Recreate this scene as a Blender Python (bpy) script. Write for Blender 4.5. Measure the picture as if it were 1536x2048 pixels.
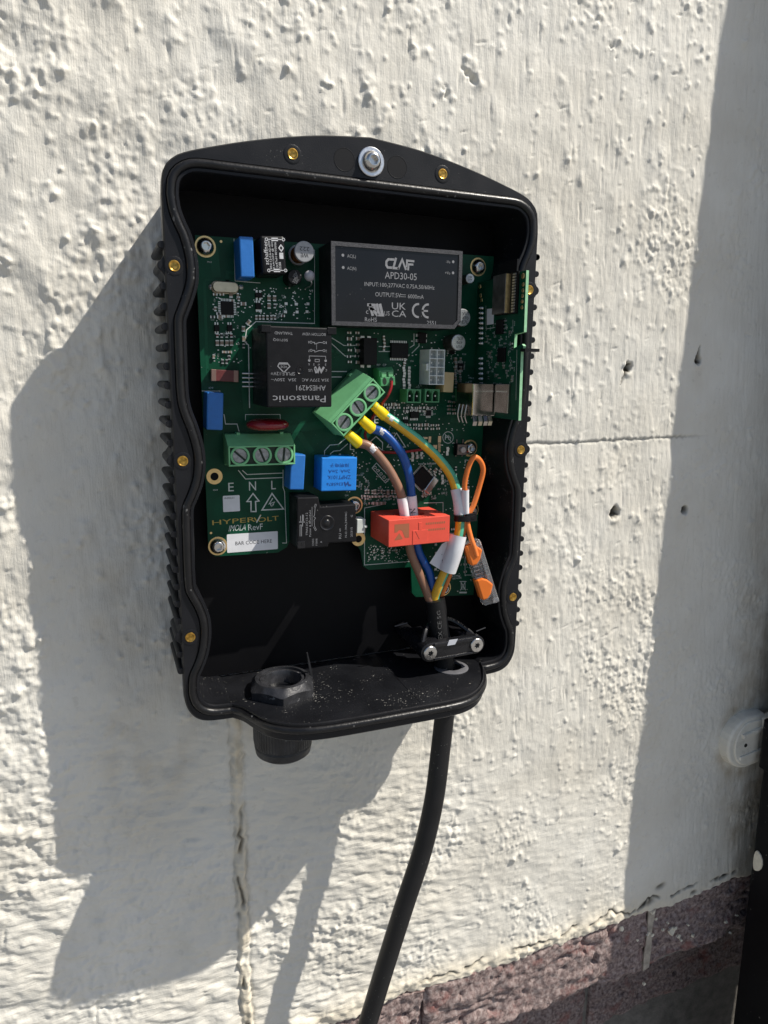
import bpy, math, random
import numpy as np
from mathutils import Vector, Matrix

random.seed(7)
RNG = np.random.default_rng(11)
scene = bpy.context.scene
for o in list(bpy.data.objects):
    bpy.data.objects.remove(o)
C = scene.collection
PI = math.pi

# ------------------------------------------------------------------ camera
# solved from the eight brass inserts of the enclosure (metres, wall = plane Y 0)
CAM_R = ((0.92614922, -0.37687673, 0.01454446),
         (-0.06148215, -0.18891111, -0.98006762),
         (0.37211229, 0.90679464, -0.19813107))
CAM_C = (-0.15376563, -0.45459668, 0.05095956)
FPX = 1389.04
cam_data = bpy.data.cameras.new('camera')
cam = bpy.data.objects.new('camera', cam_data)
C.objects.link(cam)
cam_data.sensor_fit = 'HORIZONTAL'
cam_data.sensor_width = 36.0
cam_data.lens = 36.0 * FPX / 1536.0
cam_data.clip_start = 0.01
cam_data.clip_end = 400.0
r_, d_, f_ = (Vector(v) for v in CAM_R)
m4 = Matrix(((r_.x, -d_.x, -f_.x, CAM_C[0]),
             (r_.y, -d_.y, -f_.y, CAM_C[1]),
             (r_.z, -d_.z, -f_.z, CAM_C[2]),
             (0, 0, 0, 1)))
cam.matrix_world = m4
scene.camera = cam

# ------------------------------------------------------------------ light
SUN_TRAVEL = Vector((-1.625, 1.0, -2.36)).normalized()
sun_from = -SUN_TRAVEL
elev = math.asin(sun_from.z)
azim = math.atan2(sun_from.x, sun_from.y)
world = bpy.data.worlds.new('World')
scene.world = world
world.use_nodes = True
wn = world.node_tree.nodes
wl = world.node_tree.links
wn.clear()
sky = wn.new('ShaderNodeTexSky')
sky.sky_type = 'NISHITA'
sky.sun_disc = False
sky.sun_elevation = elev
sky.sun_rotation = azim
sky.air_density = 1.0
sky.dust_density = 1.5
bg = wn.new('ShaderNodeBackground')
bg.inputs['Strength'].default_value = 0.083
wo = wn.new('ShaderNodeOutputWorld')
wl.new(sky.outputs[0], bg.inputs[0])
wl.new(bg.outputs[0], wo.inputs[0])
sd = bpy.data.lights.new('sun', 'SUN')
sd.energy = 5.0
sd.angle = math.radians(0.55)
sd.color = (1.0, 0.945, 0.85)
sun = bpy.data.objects.new('sun', sd)
C.objects.link(sun)
sun.rotation_euler = SUN_TRAVEL.to_track_quat('-Z', 'Y').to_euler()
sun.location = (1.6, -1.0, 2.4)
scene.view_settings.view_transform = 'Standard'
scene.view_settings.look = 'None'
scene.view_settings.exposure = 0.14
scene.view_settings.gamma = 1.0
scene.render.engine = 'CYCLES'

# ------------------------------------------------------------------ helpers
def ray(px, py):
    a = (px - 768) / FPX
    b = (py - 1024) / FPX
    return Vector(CAM_R[0]) * a + Vector(CAM_R[1]) * b + Vector(CAM_R[2])
CC = Vector(CAM_C)
def at(px, py, h):
    """point (mm) seen at photo pixel px,py on the plane h mm in front of the wall"""
    d = ray(px, py)
    t = (-h * 0.001 - CC.y) / d.y
    return (CC + d * t) * 1000.0
def atz(px, py, z):
    d = ray(px, py)
    return (CC + d * ((z * 0.001 - CC.z) / d.z)) * 1000.0
def atx(px, py, x):
    d = ray(px, py)
    return (CC + d * ((x * 0.001 - CC.x) / d.x)) * 1000.0

MATS = {}
def mat(name, col, rough=0.5, metal=0.0, var=0.0, vscale=150.0, bump=0.0, bscale=900.0,
        dust=0.0, dscale=700.0, trans=0.0, ior=1.5, spec=0.5, coat=0.0, bdist=0.0004, dustcol=(0.42, 0.41, 0.38)):
    m = bpy.data.materials.new(name)
    m.use_nodes = True
    nt = m.node_tree
    n = nt.nodes
    l = nt.links
    b = n['Principled BSDF']
    b.inputs['Base Color'].default_value = (*col, 1)
    b.inputs['Roughness'].default_value = rough
    b.inputs['Metallic'].default_value = metal
    b.inputs['IOR'].default_value = ior
    b.inputs['Specular IOR Level'].default_value = spec
    b.inputs['Transmission Weight'].default_value = trans
    b.inputs['Coat Weight'].default_value = coat
    tc = n.new('ShaderNodeTexCoord')
    src = None
    if var > 0:
        t = n.new('ShaderNodeTexNoise')
        t.inputs['Scale'].default_value = vscale
        t.inputs['Detail'].default_value = 5
        l.new(tc.outputs['Object'], t.inputs['Vector'])
        r = n.new('ShaderNodeValToRGB')
        r.color_ramp.elements[0].position = 0.3
        r.color_ramp.elements[1].position = 0.7
        r.color_ramp.elements[0].color = (*[c * (1 - var) for c in col], 1)
        r.color_ramp.elements[1].color = (*[min(1, c * (1 + var)) for c in col], 1)
        l.new(t.outputs['Fac'], r.inputs['Fac'])
        src = r.outputs['Color']
        rr = n.new('ShaderNodeMapRange')
        rr.inputs['To Min'].default_value = max(0.02, rough - 0.12)
        rr.inputs['To Max'].default_value = min(1, rough + 0.12)
        l.new(t.outputs['Fac'], rr.inputs['Value'])
        l.new(rr.outputs[0], b.inputs['Roughness'])
    if dust > 0:
        t = n.new('ShaderNodeTexNoise')
        t.inputs['Scale'].default_value = dscale
        t.inputs['Detail'].default_value = 2
        l.new(tc.outputs['Object'], t.inputs['Vector'])
        t2 = n.new('ShaderNodeTexNoise')
        t2.inputs['Scale'].default_value = 45
        t2.inputs['Detail'].default_value = 3
        l.new(tc.outputs['Object'], t2.inputs['Vector'])
        mu = n.new('ShaderNodeMath')
        mu.operation = 'MULTIPLY_ADD'
        mu.inputs[1].default_value = 0.35
        l.new(t2.outputs['Fac'], mu.inputs[0])
        l.new(t.outputs['Fac'], mu.inputs[2])
        r = n.new('ShaderNodeMapRange')
        r.inputs['From Min'].default_value = 0.955 - 0.12 * dust
        r.inputs['From Max'].default_value = 1.0 - 0.10 * dust
        r.inputs['To Max'].default_value = 0.65
        l.new(mu.outputs[0], r.inputs['Value'])
        mx = n.new('ShaderNodeMix')
        mx.data_type = 'RGBA'
        l.new(r.outputs[0], mx.inputs['Factor'])
        if src:
            l.new(src, mx.inputs['A'])
        else:
            mx.inputs['A'].default_value = (*col, 1)
        mx.inputs['B'].default_value = (*dustcol, 1)
        src = mx.outputs['Result']
    if src:
        l.new(src, b.inputs['Base Color'])
    if bump > 0:
        t = n.new('ShaderNodeTexNoise')
        t.inputs['Scale'].default_value = bscale
        t.inputs['Detail'].default_value = 4
        l.new(tc.outputs['Object'], t.inputs['Vector'])
        bp = n.new('ShaderNodeBump')
        bp.inputs['Strength'].default_value = bump
        bp.inputs['Distance'].default_value = bdist
        l.new(t.outputs['Fac'], bp.inputs['Height'])
        l.new(bp.outputs[0], b.inputs['Normal'])
    MATS[name] = m
    return m

BLACK = mat('black_housing_plastic', (0.0085, 0.009, 0.0115), 0.42, spec=0.3, var=0.18, vscale=60, bump=0.25, bscale=1500, dust=0.22, dscale=900)
FLOORB = mat('dusty_black_plastic', (0.0085, 0.009, 0.011), 0.36, spec=0.35, var=0.25, vscale=50, bump=0.2, bscale=1500, dust=0.62, dscale=800)
RUBBER = mat('black_gasket_rubber', (0.008, 0.008, 0.009), 0.34, spec=0.4, var=0.3, vscale=120, bump=0.35, bscale=500, dust=0.72, dscale=330, dustcol=(0.2, 0.2, 0.2))
INNER = mat('inner_black_plastic', (0.0045, 0.0045, 0.0055), 0.5, spec=0.14, var=0.2, vscale=40)
CABLEB = mat('black_cable_sheath', (0.010, 0.010, 0.011), 0.46, spec=0.35, var=0.3, vscale=45, bump=0.2, bscale=700, dust=0.18)
PANELB = mat('black_panel_plastic', (0.004, 0.004, 0.005), 0.4, spec=0.2, var=0.25, vscale=30, bump=0.2, bscale=300, dust=0.28, dscale=350)
NUTB = mat('scuffed_black_nylon', (0.024, 0.0245, 0.027), 0.42, spec=0.4, var=0.5, vscale=140, bump=0.5, bscale=450, dust=0.85, dscale=260, dustcol=(0.22, 0.22, 0.22))
PCB = mat('green_solder_mask', (0.005, 0.062, 0.032), 0.34, spec=0.16, var=0.22, vscale=70, bump=0.15, bscale=420, bdist=0.0002, dust=0.12)
PCBTRACE = mat('green_trace_mask', (0.007, 0.078, 0.040), 0.32, spec=0.18, var=0.12, vscale=90)
PCBEDGE = mat('green_board_edge', (0.30, 0.58, 0.34), 0.5, var=0.15, vscale=300)
SILK = mat('white_silkscreen', (0.62, 0.66, 0.63), 0.6, var=0.1, vscale=900)
PRINTG = mat('grey_print', (0.24, 0.245, 0.26), 0.6, var=0.15, vscale=700)
PRINTW = mat('white_print', (0.60, 0.61, 0.63), 0.6, var=0.15, vscale=700)
PRINTD = mat('dark_print', (0.025, 0.025, 0.03), 0.6)
PRINTBLUE = mat('dark_blue_print', (0.006, 0.06, 0.26), 0.5)
PRINTTAN = mat('tan_print', (0.36, 0.12, 0.055), 0.6)
GOLDPRINT = mat('gold_print', (0.42, 0.31, 0.08), 0.4, metal=0.4)
GOLD = mat('gold_pad', (0.78, 0.56, 0.26), 0.35, metal=0.9, var=0.15, vscale=400)
TINPAD = mat('tinned_pad', (0.62, 0.63, 0.62), 0.35, metal=0.85, var=0.2, vscale=900)
BRASS = mat('brass_insert_metal', (0.55, 0.32, 0.07), 0.32, metal=1.0, var=0.6, vscale=420)
STEEL = mat('stainless_steel', (0.66, 0.64, 0.61), 0.22, metal=1.0, var=0.15, vscale=300)
DULLSTEEL = mat('dull_zinc_screw', (0.30, 0.31, 0.32), 0.42, metal=0.9, var=0.3, vscale=500, bump=0.3, bscale=1200)
WASHER = mat('bright_washer', (0.74, 0.75, 0.78), 0.32, metal=0.9, var=0.1, vscale=600)
COPPER = mat('copper_winding', (0.50, 0.20, 0.07), 0.35, metal=0.8, var=0.3, vscale=700)
BLUECAP = mat('blue_capacitor_plastic', (0.018, 0.155, 0.50), 0.42, var=0.08, vscale=200, bump=0.1)
BLUESENS = mat('blue_transformer_plastic', (0.012, 0.22, 0.72), 0.42, var=0.06, vscale=200)
BLACKC = mat('black_component_plastic', (0.007, 0.007, 0.0085), 0.42, spec=0.25, var=0.15, vscale=200, bump=0.12, bscale=1500, dust=0.1)
POTTING = mat('glossy_potting_resin', (0.006, 0.0065, 0.010), 0.2, spec=0.4, var=0.2, vscale=40, dust=0.1, dscale=800)
FRAMEG = mat('grainy_grey_frame', (0.05, 0.05, 0.056), 0.5, var=0.5, vscale=1500, bump=0.5, bscale=1800)
GREENTERM = mat('green_terminal_plastic', (0.17, 0.47, 0.22), 0.45, var=0.08, vscale=150, bump=0.1)
GREENDARK = mat('dark_green_terminal_plastic', (0.07, 0.27, 0.115), 0.45, var=0.1, vscale=150)
DARKHOLE = mat('terminal_pocket', (0.008, 0.024, 0.012), 0.6)
REDV = mat('red_varistor_epoxy', (0.22, 0.008, 0.014), 0.25, var=0.15, vscale=150, coat=0.4)
REDS = mat('red_sensor_plastic', (0.76, 0.085, 0.05), 0.5, var=0.06, vscale=120, bump=0.12, bscale=1300)
WHITEP = mat('white_label_paper', (0.74, 0.75, 0.78), 0.6, var=0.04, vscale=200)
WHITECON = mat('translucent_white_nylon', (0.66, 0.70, 0.67), 0.45, var=0.08, vscale=200)
WHITECAV = mat('nylon_cavity', (0.40, 0.43, 0.42), 0.5)
TAN = mat('tan_capacitor_plastic', (0.56, 0.43, 0.22), 0.5, var=0.08)
ALUCAN = mat('aluminium_can', (0.62, 0.64, 0.65), 0.3, metal=0.75, var=0.1, vscale=400)
CANSIDE = mat('dark_can_sleeve', (0.10, 0.085, 0.07), 0.35, metal=0.4, var=0.2)
GREYF = mat('grey_ferrite', (0.33, 0.34, 0.36), 0.55, var=0.12, vscale=500)
ICB = mat('black_ic_epoxy', (0.007, 0.0065, 0.007), 0.5, spec=0.2, var=0.2, vscale=500)
CRYSTAL = mat('crystal_can', (0.55, 0.49, 0.37), 0.32, metal=0.85, var=0.12, vscale=300)
SHIELD = mat('brushed_shield_can', (0.26, 0.24, 0.22), 0.38, metal=0.85, var=0.2, vscale=200)
JACK = mat('nickel_jack_shell', (0.50, 0.45, 0.42), 0.18, metal=1.0, var=0.2, vscale=90)
MAROON = mat('maroon_ceramic', (0.14, 0.03, 0.03), 0.4, var=0.2, vscale=400)
CHIPB = mat('brown_chip_ceramic', (0.26, 0.20, 0.15), 0.45, var=0.2, vscale=900)
CHIPK = mat('black_chip_resistor', (0.018, 0.018, 0.02), 0.4)
BROWNW = mat('brown_wire_pvc', (0.26, 0.135, 0.085), 0.38, var=0.08, vscale=150)
BLUEW = mat('blue_wire_pvc', (0.004, 0.075, 0.33), 0.33, var=0.08, vscale=150)
YELLOWW = mat('yellow_wire_pvc', (0.74, 0.42, 0.025), 0.36, var=0.08, vscale=150)
GREENW = mat('green_wire_pvc', (0.09, 0.44, 0.29), 0.36, var=0.1, vscale=150)
ORANGEW = mat('orange_wire_pvc', (0.80, 0.20, 0.035), 0.4, var=0.06, vscale=150)
REDW = mat('red_wire_pvc', (0.30, 0.008, 0.012), 0.35)
FERRULE = mat('yellow_ferrule_plastic', (0.86, 0.62, 0.0), 0.4, var=0.04)
ORANGEL = mat('orange_lever_plastic', (0.83, 0.19, 0.02), 0.42, var=0.05)
def clear_plastic():
    m = bpy.data.materials.new('clear_connector_plastic')
    m.use_nodes = True
    n, l = m.node_tree.nodes, m.node_tree.links
    n.clear()
    tr = n.new('ShaderNodeBsdfTransparent')
    tr.inputs[0].default_value = (0.96, 0.96, 0.96, 1)
    gl = n.new('ShaderNodeBsdfGlossy')
    gl.inputs['Roughness'].default_value = 0.12
    df = n.new('ShaderNodeBsdfDiffuse')
    df.inputs[0].default_value = (0.88, 0.88, 0.9, 1)
    fr = n.new('ShaderNodeFresnel')
    fr.inputs[0].default_value = 1.8
    tc = n.new('ShaderNodeTexCoord')
    nz = n.new('ShaderNodeTexNoise')
    nz.inputs['Scale'].default_value = 420
    l.new(tc.outputs['Object'], nz.inputs['Vector'])
    bp = n.new('ShaderNodeBump')
    bp.inputs['Strength'].default_value = 1.0
    bp.inputs['Distance'].default_value = 0.001
    l.new(nz.outputs['Fac'], bp.inputs['Height'])
    for x in (gl, fr):
        l.new(bp.outputs[0], x.inputs['Normal'])
    m0 = n.new('ShaderNodeMixShader')
    m0.inputs[0].default_value = 0.13
    l.new(tr.outputs[0], m0.inputs[1])
    l.new(df.outputs[0], m0.inputs[2])
    m1 = n.new('ShaderNodeMixShader')
    l.new(fr.outputs[0], m1.inputs[0])
    l.new(m0.outputs[0], m1.inputs[1])
    l.new(gl.outputs[0], m1.inputs[2])
    o = n.new('ShaderNodeOutputMaterial')
    l.new(m1.outputs[0], o.inputs[0])
    return m
CLEAR = clear_plastic()
TAG = mat('dull_white_tag', (0.55, 0.57, 0.62), 0.5)
HOLELIGHT = mat('pale_hole_light', (0.11, 0.11, 0.12), 0.6, var=0.15)  # pale tone painted for the sunlit wall beyond the cable hole

class MB:
    def __init__(s):
        s.v = []
        s.f = []
        s.m = []
    def add(s, vs, fs, mi=0):
        b = len(s.v)
        s.v += [tuple(p) for p in vs]
        s.f += [tuple(b + i for i in f) for f in fs]
        s.m += [mi] * len(fs)
        return s
    def box(s, x0, x1, y0, y1, z0, z1, mi=0):
        return s.add([(x0, y0, z0), (x1, y0, z0), (x1, y1, z0), (x0, y1, z0), (x0, y0, z1), (x1, y0, z1), (x1, y1, z1), (x0, y1, z1)],
                     [(0, 3, 2, 1), (4, 5, 6, 7), (0, 1, 5, 4), (1, 2, 6, 5), (2, 3, 7, 6), (3, 0, 4, 7)], mi)
    def prism(s, poly, z0, z1, mi=0, taper=0.0):
        n = len(poly)
        cx = sum(p[0] for p in poly) / n
        cy = sum(p[1] for p in poly) / n
        k = 1 - taper
        vs = [(x, y, z0) for x, y in poly] + [(cx + (x - cx) * k, cy + (y - cy) * k, z1) for x, y in poly]
        fs = [tuple(range(n - 1, -1, -1)), tuple(range(n, 2 * n))]
        fs += [(i, (i + 1) % n, n + (i + 1) % n, n + i) for i in range(n)]
        return s.add(vs, fs, mi)
    def lathe(s, prof, cx=0, cy=0, seg=28, mi=0, closed=False):
        """prof list of (r, z) turned about the local n axis"""
        vs = []
        for r, z in prof:
            for k in range(seg):
                a = 2 * PI * k / seg
                vs.append((cx + r * math.cos(a), cy + r * math.sin(a), z))
        fs = []
        n = len(prof)
        for i in range(n - 1 if not closed else n):
            j = (i + 1) % n
            for k in range(seg):
                q = (k + 1) % seg
                fs.append((i * seg + k, i * seg + q, j * seg + q, j * seg + k))
        s.add(vs, fs, mi)
        return s
    def disc(s, r, z, cx=0, cy=0, seg=28, mi=0):
        vs = [(cx + r * math.cos(2 * PI * k / seg), cy + r * math.sin(2 * PI * k / seg), z) for k in range(seg)]
        return s.add(vs, [tuple(range(seg))], mi)
    def cyl(s, r, z0, z1, cx=0, cy=0, seg=28, mi=0):
        s.lathe([(r, z0), (r, z1)], cx, cy, seg, mi)
        s.disc(r, z1, cx, cy, seg, mi)
        return s
    def tube(s, path, r, seg=14, mi=0, cap=True, closed=False, stripe=None, twist=0.0):
        path = [Vector(p) for p in path]
        n = len(path)
        rr = r if isinstance(r, (list, tuple)) else [r] * n
        up = None
        vs = []
        for i in range(n):
            if closed:
                t = path[(i + 1) % n] - path[i - 1]
            else:
                t = path[min(i + 1, n - 1)] - path[max(i - 1, 0)]
            t.normalize()
            if up is None:
                up = Vector((0, 0, 1)) if abs(t.z) < 0.9 else Vector((0, 1, 0))
            up = (up - t * up.dot(t)).normalized()
            w = t.cross(up)
            for k in range(seg):
                a = 2 * PI * k / seg + twist * i
                vs.append(path[i] + (up * math.cos(a) + w * math.sin(a)) * rr[i])
        b = len(s.v)
        s.v += [tuple(p) for p in vs]
        for i in range(n if closed else n - 1):
            j = (i + 1) % n
            for k in range(seg):
                q = (k + 1) % seg
                s.f.append((b + i * seg + k, b + i * seg + q, b + j * seg + q, b + j * seg + k))
                s.m.append(stripe(k, i) if stripe else mi)
        if cap and not closed:
            s.f.append(tuple(b + k for k in range(seg - 1, -1, -1)))
            s.m.append(mi)
            s.f.append(tuple(b + (n - 1) * seg + k for k in range(seg)))
            s.m.append(mi)
        return s
    def strip(s, pts, w, z=0.0, mi=0):
        """flat line of width w through 2-D points in the local plane"""
        pts = [Vector((p[0], p[1])) for p in pts]
        n = len(pts)
        closed = n > 3 and (pts[0] - pts[-1]).length < 1e-3
        if closed:
            pts = pts[:-1]
            n -= 1
        L, R = [], []
        for i in range(n):
            a = pts[i - 1] if (i > 0 or closed) else None
            b = pts[(i + 1) % n] if (i < n - 1 or closed) else None
            d0 = (pts[i] - a).normalized() if a is not None else (b - pts[i]).normalized()
            d1 = (b - pts[i]).normalized() if b is not None else d0
            t = d0 + d1
            t = t.normalized() if t.length > 1e-4 else d1
            nv = Vector((-t.y, t.x))
            k = 1.0 / max(0.5, nv.dot(Vector((-d1.y, d1.x))))
            ext = -d1 * w * 0.5 if a is None else (d0 * w * 0.5 if b is None else Vector((0, 0)))
            L.append(pts[i] + ext + nv * (w * 0.5 * k))
            R.append(pts[i] + ext - nv * (w * 0.5 * k))
        vs = [(p.x, p.y, z) for p in L] + [(p.x, p.y, z) for p in R]
        s.add(vs, [(n + i, n + (i + 1) % n, (i + 1) % n, i) for i in range(n if closed else n - 1)], mi)
        return s
    def build(s, name, mats, parent=None, frame=None, smooth=0.0, bevel=0.0, seg=2):
        me = bpy.data.meshes.new(name)
        me.from_pydata([(x * 0.001, y * 0.001, z * 0.001) for x, y, z in s.v], [], s.f)
        for m in (mats if isinstance(mats, (list, tuple)) else [mats]):
            me.materials.append(m)
        if any(s.m):
            me.polygons.foreach_set('material_index', s.m)
        if smooth:
            me.polygons.foreach_set('use_smooth', [True] * len(me.polygons))
            me.update()
            me.set_sharp_from_angle(angle=math.radians(smooth))
        me.update()
        return link(name, me, parent, frame, bevel, seg)

def link(name, me, parent=None, frame=None, bevel=0.0, seg=2):
    o = bpy.data.objects.new(name, me)
    C.objects.link(o)
    mw = frame.copy() if frame is not None else Matrix.Identity(4)
    put(o, mw, parent)
    if bevel:
        b = o.modifiers.new('bevel', 'BEVEL')
        b.width = bevel * 0.001
        b.segments = seg
        b.limit_method = 'ANGLE'
        b.angle_limit = math.radians(35)
    return o
WORLDM = {}
def put(o, mw, parent=None):
    WORLDM[o.name] = mw
    if parent is not None:
        o.parent = parent
        pm = WORLDM[parent.name]
        o.matrix_basis = pm.inverted() @ mw
    else:
        o.matrix_basis = mw

def tag(o, label=None, cat=None, group=None, kind=None):
    if label: o['label'] = label
    if cat: o['category'] = cat
    if group: o['group'] = group
    if kind: o['kind'] = kind
    return o
def thing(name, label, cat, loc_mm, group=None):
    o = bpy.data.objects.new(name, None)
    o.empty_display_size = 0.01
    C.objects.link(o)
    put(o, Matrix.Translation(Vector(loc_mm) * 0.001))
    return tag(o, label, cat, group)

def frame_of(c, u, n=Vector((0, -1, 0))):
    """matrix with local axes u, v, n at c (mm)"""
    n = Vector(n).normalized()
    u = Vector(u)
    u = (u - n * u.dot(n)).normalized()
    v = n.cross(u)
    m = Matrix(((u.x, v.x, n.x, c[0] * 0.001), (u.y, v.y, n.y, c[1] * 0.001), (u.z, v.z, n.z, c[2] * 0.001), (0, 0, 0, 1)))
    return m
H0 = 22.0                       # circuit board surface, mm in front of the wall
def quad(q, H):
    """front-face pixel corners (tl, tr, br, bl) of a part H mm tall on the board -> frame on board, width, height"""
    p = [at(x, y, H0 + H) for x, y in q]
    c = (p[0] + p[1] + p[2] + p[3]) / 4
    u = (p[1] - p[0]) + (p[2] - p[3])
    w = ((p[1] - p[0]).length + (p[2] - p[3]).length) / 2
    h = ((p[3] - p[0]).length + (p[2] - p[1]).length) / 2
    c.y = -H0
    return frame_of(c, u), w, h
def rect(x0, y0, x1, y1, H):
    return quad(((x0, y0), (x1, y0), (x1, y1), (x0, y1)), H)
def spot(px, py, H=0.0, ang=0.0):
    c = at(px, py, H0 + H)
    c.y = -H0
    return frame_of(c, Vector((math.cos(ang), 0, math.sin(ang))))

_tc = {}
def text_mesh(s):
    if s in _tc:
        return _tc[s]
    cu = bpy.data.curves.new('lettering', 'FONT')
    cu.body = s
    cu.resolution_u = 2
    o = bpy.data.objects.new('lettering_tmp', cu)
    C.objects.link(o)
    dg = bpy.context.evaluated_depsgraph_get()
    me = bpy.data.meshes.new_from_object(o.evaluated_get(dg))
    vs = np.array([v.co[:2] for v in me.vertices]) if len(me.vertices) else np.zeros((1, 2))
    fs = [tuple(p.vertices) for p in me.polygons]
    bpy.data.objects.remove(o)
    bpy.data.curves.remove(cu)
    bpy.data.meshes.remove(me)
    mn, mx = vs.min(0), vs.max(0)
    vs = (vs - (mn + mx) / 2) / np.maximum(mx - mn, 1e-6)
    _tc[s] = (vs, fs)
    return _tc[s]
def write(mb, s, cx, cy, w, h, z, rot=0.0, mi=0, slant=0.0):
    """lettering filling a w x h box centred at cx,cy, turned by rot degrees"""
    vs, fs = text_mesh(s)
    ca, sa = math.cos(math.radians(rot)), math.sin(math.radians(rot))
    out = []
    for x, y in vs:
        X, Y = x * w + slant * y * h, y * h
        out.append((cx + X * ca - Y * sa, cy + X * sa + Y * ca, z))
    mb.add(out, fs, mi)

def spline(pts, n=8, closed=False):
    pts = [Vector(p) for p in pts]
    out = []
    N = len(pts)
    rng = range(N if closed else N - 1)
    for i in rng:
        if closed:
            p0, p1, p2, p3 = pts[i - 1], pts[i], pts[(i + 1) % N], pts[(i + 2) % N]
        else:
            p0, p1, p2, p3 = pts[max(i - 1, 0)], pts[i], pts[i + 1], pts[min(i + 2, N - 1)]
        for k in range(n):
            t = k / n
            out.append(0.5 * ((2 * p1) + (p2 - p0) * t + (2 * p0 - 5 * p1 + 4 * p2 - p3) * t * t + (3 * p1 - p0 - 3 * p2 + p3) * t ** 3))
    if not closed:
        out.append(pts[-1])
    return out
def rrect(w, h, r, seg=5):
    out = []
    for cx, cy, a0 in ((w / 2 - r, h / 2 - r, 0), (-w / 2 + r, h / 2 - r, 90), (-w / 2 + r, -h / 2 + r, 180), (w / 2 - r, -h / 2 + r, 270)):
        for k in range(seg + 1):
            a = math.radians(a0 + 90 * k / seg)
            out.append((cx + r * math.cos(a), cy + r * math.sin(a)))
    return out

# ================================================================== setting
# ---- ground in front of the wall (below the frame; bounces light)
GROUNDM = mat('concrete_paving', (0.20, 0.20, 0.20), 0.85, var=0.2, vscale=6, bump=0.3, bscale=90)
mb = MB()
mb.add([(-40000, -60000, -1150), (40000, -60000, -1150), (40000, 400, -1150), (-40000, 400, -1150)], [(0, 1, 2, 3)])
tag(mb.build('ground', GROUNDM), kind='structure')

# ---- the wall: painted render over a brick plinth
def wall_material():
    m = bpy.data.materials.new('cream_painted_render')
    m.use_nodes = True
    n, l = m.node_tree.nodes, m.node_tree.links
    b = n['Principled BSDF']
    b.inputs['Roughness'].default_value = 0.62
    b.inputs['Specular IOR Level'].default_value = 0.35
    tc = n.new('ShaderNodeTexCoord')
    def noise(scale, detail=4, vec=None, rough=0.55):
        t = n.new('ShaderNodeTexNoise')
        t.inputs['Scale'].default_value = scale
        t.inputs['Detail'].default_value = detail
        t.inputs['Roughness'].default_value = rough
        l.new(vec or tc.outputs['Object'], t.inputs['Vector'])
        return t.outputs['Fac']
    def mapped(sx, sy, sz, rot=0.0):
        mp = n.new('ShaderNodeMapping')
        mp.inputs['Scale'].default_value = (sx, sy, sz)
        mp.inputs['Rotation'].default_value = (0, rot, 0)
        l.new(tc.outputs['Object'], mp.inputs['Vector'])
        return mp.outputs[0]
    def ramp(fac, c0, c1, p0=0.35, p1=0.65):
        r = n.new('ShaderNodeValToRGB')
        r.color_ramp.elements[0].position = p0
        r.color_ramp.elements[1].position = p1
        r.color_ramp.elements[0].color = (*c0, 1)
        r.color_ramp.elements[1].color = (*c1, 1)
        l.new(fac, r.inputs['Fac'])
        return r.outputs['Color']
    def mix(fac, a, bcol):
        x = n.new('ShaderNodeMix')
        x.data_type = 'RGBA'
        l.new(fac, x.inputs['Factor'])
        l.new(a, x.inputs['A'])
        x.inputs['B'].default_value = (*bcol, 1)
        return x.outputs['Result']
    def attr(name):
        a = n.new('ShaderNodeAttribute')
        a.attribute_name = name
        return a.outputs['Fac']
    def mul(a, b_, clamp=True):
        x = n.new('ShaderNodeMath')
        x.operation = 'MULTIPLY'
        x.use_clamp = clamp
        l.new(a, x.inputs[0])
        if isinstance(b_, (int, float)):
            x.inputs[1].default_value = b_
        else:
            l.new(b_, x.inputs[1])
        return x.outputs[0]
    base = ramp(noise(9, 6), (0.70, 0.665, 0.585), (0.79, 0.765, 0.695))
    fleck = n.new('ShaderNodeMapRange')
    fleck.inputs['From Min'].default_value = 0.62
    fleck.inputs['From Max'].default_value = 0.72
    fleck.inputs['To Max'].default_value = 0.35
    l.new(noise(160, 3), fleck.inputs['Value'])
    col = mix(fleck.outputs[0], base, (0.55, 0.52, 0.45))
    sn = n.new('ShaderNodeMapRange')
    sn.inputs['From Min'].default_value = 0.38
    sn.inputs['From Max'].default_value = 0.66
    l.new(noise(38, 5), sn.inputs['Value'])
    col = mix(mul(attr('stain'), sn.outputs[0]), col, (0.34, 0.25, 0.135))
    col = mix(attr('cream'), col, (0.78, 0.70, 0.55))
    col = mix(attr('dirt'), col, (0.055, 0.047, 0.032))
    l.new(col, b.inputs['Base Color'])
    # fine relief: vertical brush strokes above, sideways trowel strokes below
    vs = noise(1.0, 5, mapped(1100, 500, 75, 0.07), 0.7)
    hs = noise(1.0, 5, mapped(75, 500, 700, 0.16), 0.6)
    mx = n.new('ShaderNodeMix')
    l.new(attr('sideways'), mx.inputs['Factor'])
    l.new(vs, mx.inputs['A'])
    l.new(hs, mx.inputs['B'])
    bp = n.new('ShaderNodeBump')
    bp.inputs['Strength'].default_value = 0.6
    bp.inputs['Distance'].default_value = 0.0007
    l.new(mx.outputs[0], bp.inputs['Height'])
    bp2 = n.new('ShaderNodeBump')
    bp2.inputs['Strength'].default_value = 0.35
    bp2.inputs['Distance'].default_value = 0.0005
    l.new(noise(750, 3), bp2.inputs['Height'])
    l.new(bp.outputs[0], bp2.inputs['Normal'])
    l.new(bp2.outputs[0], b.inputs['Normal'])
    return m

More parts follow.
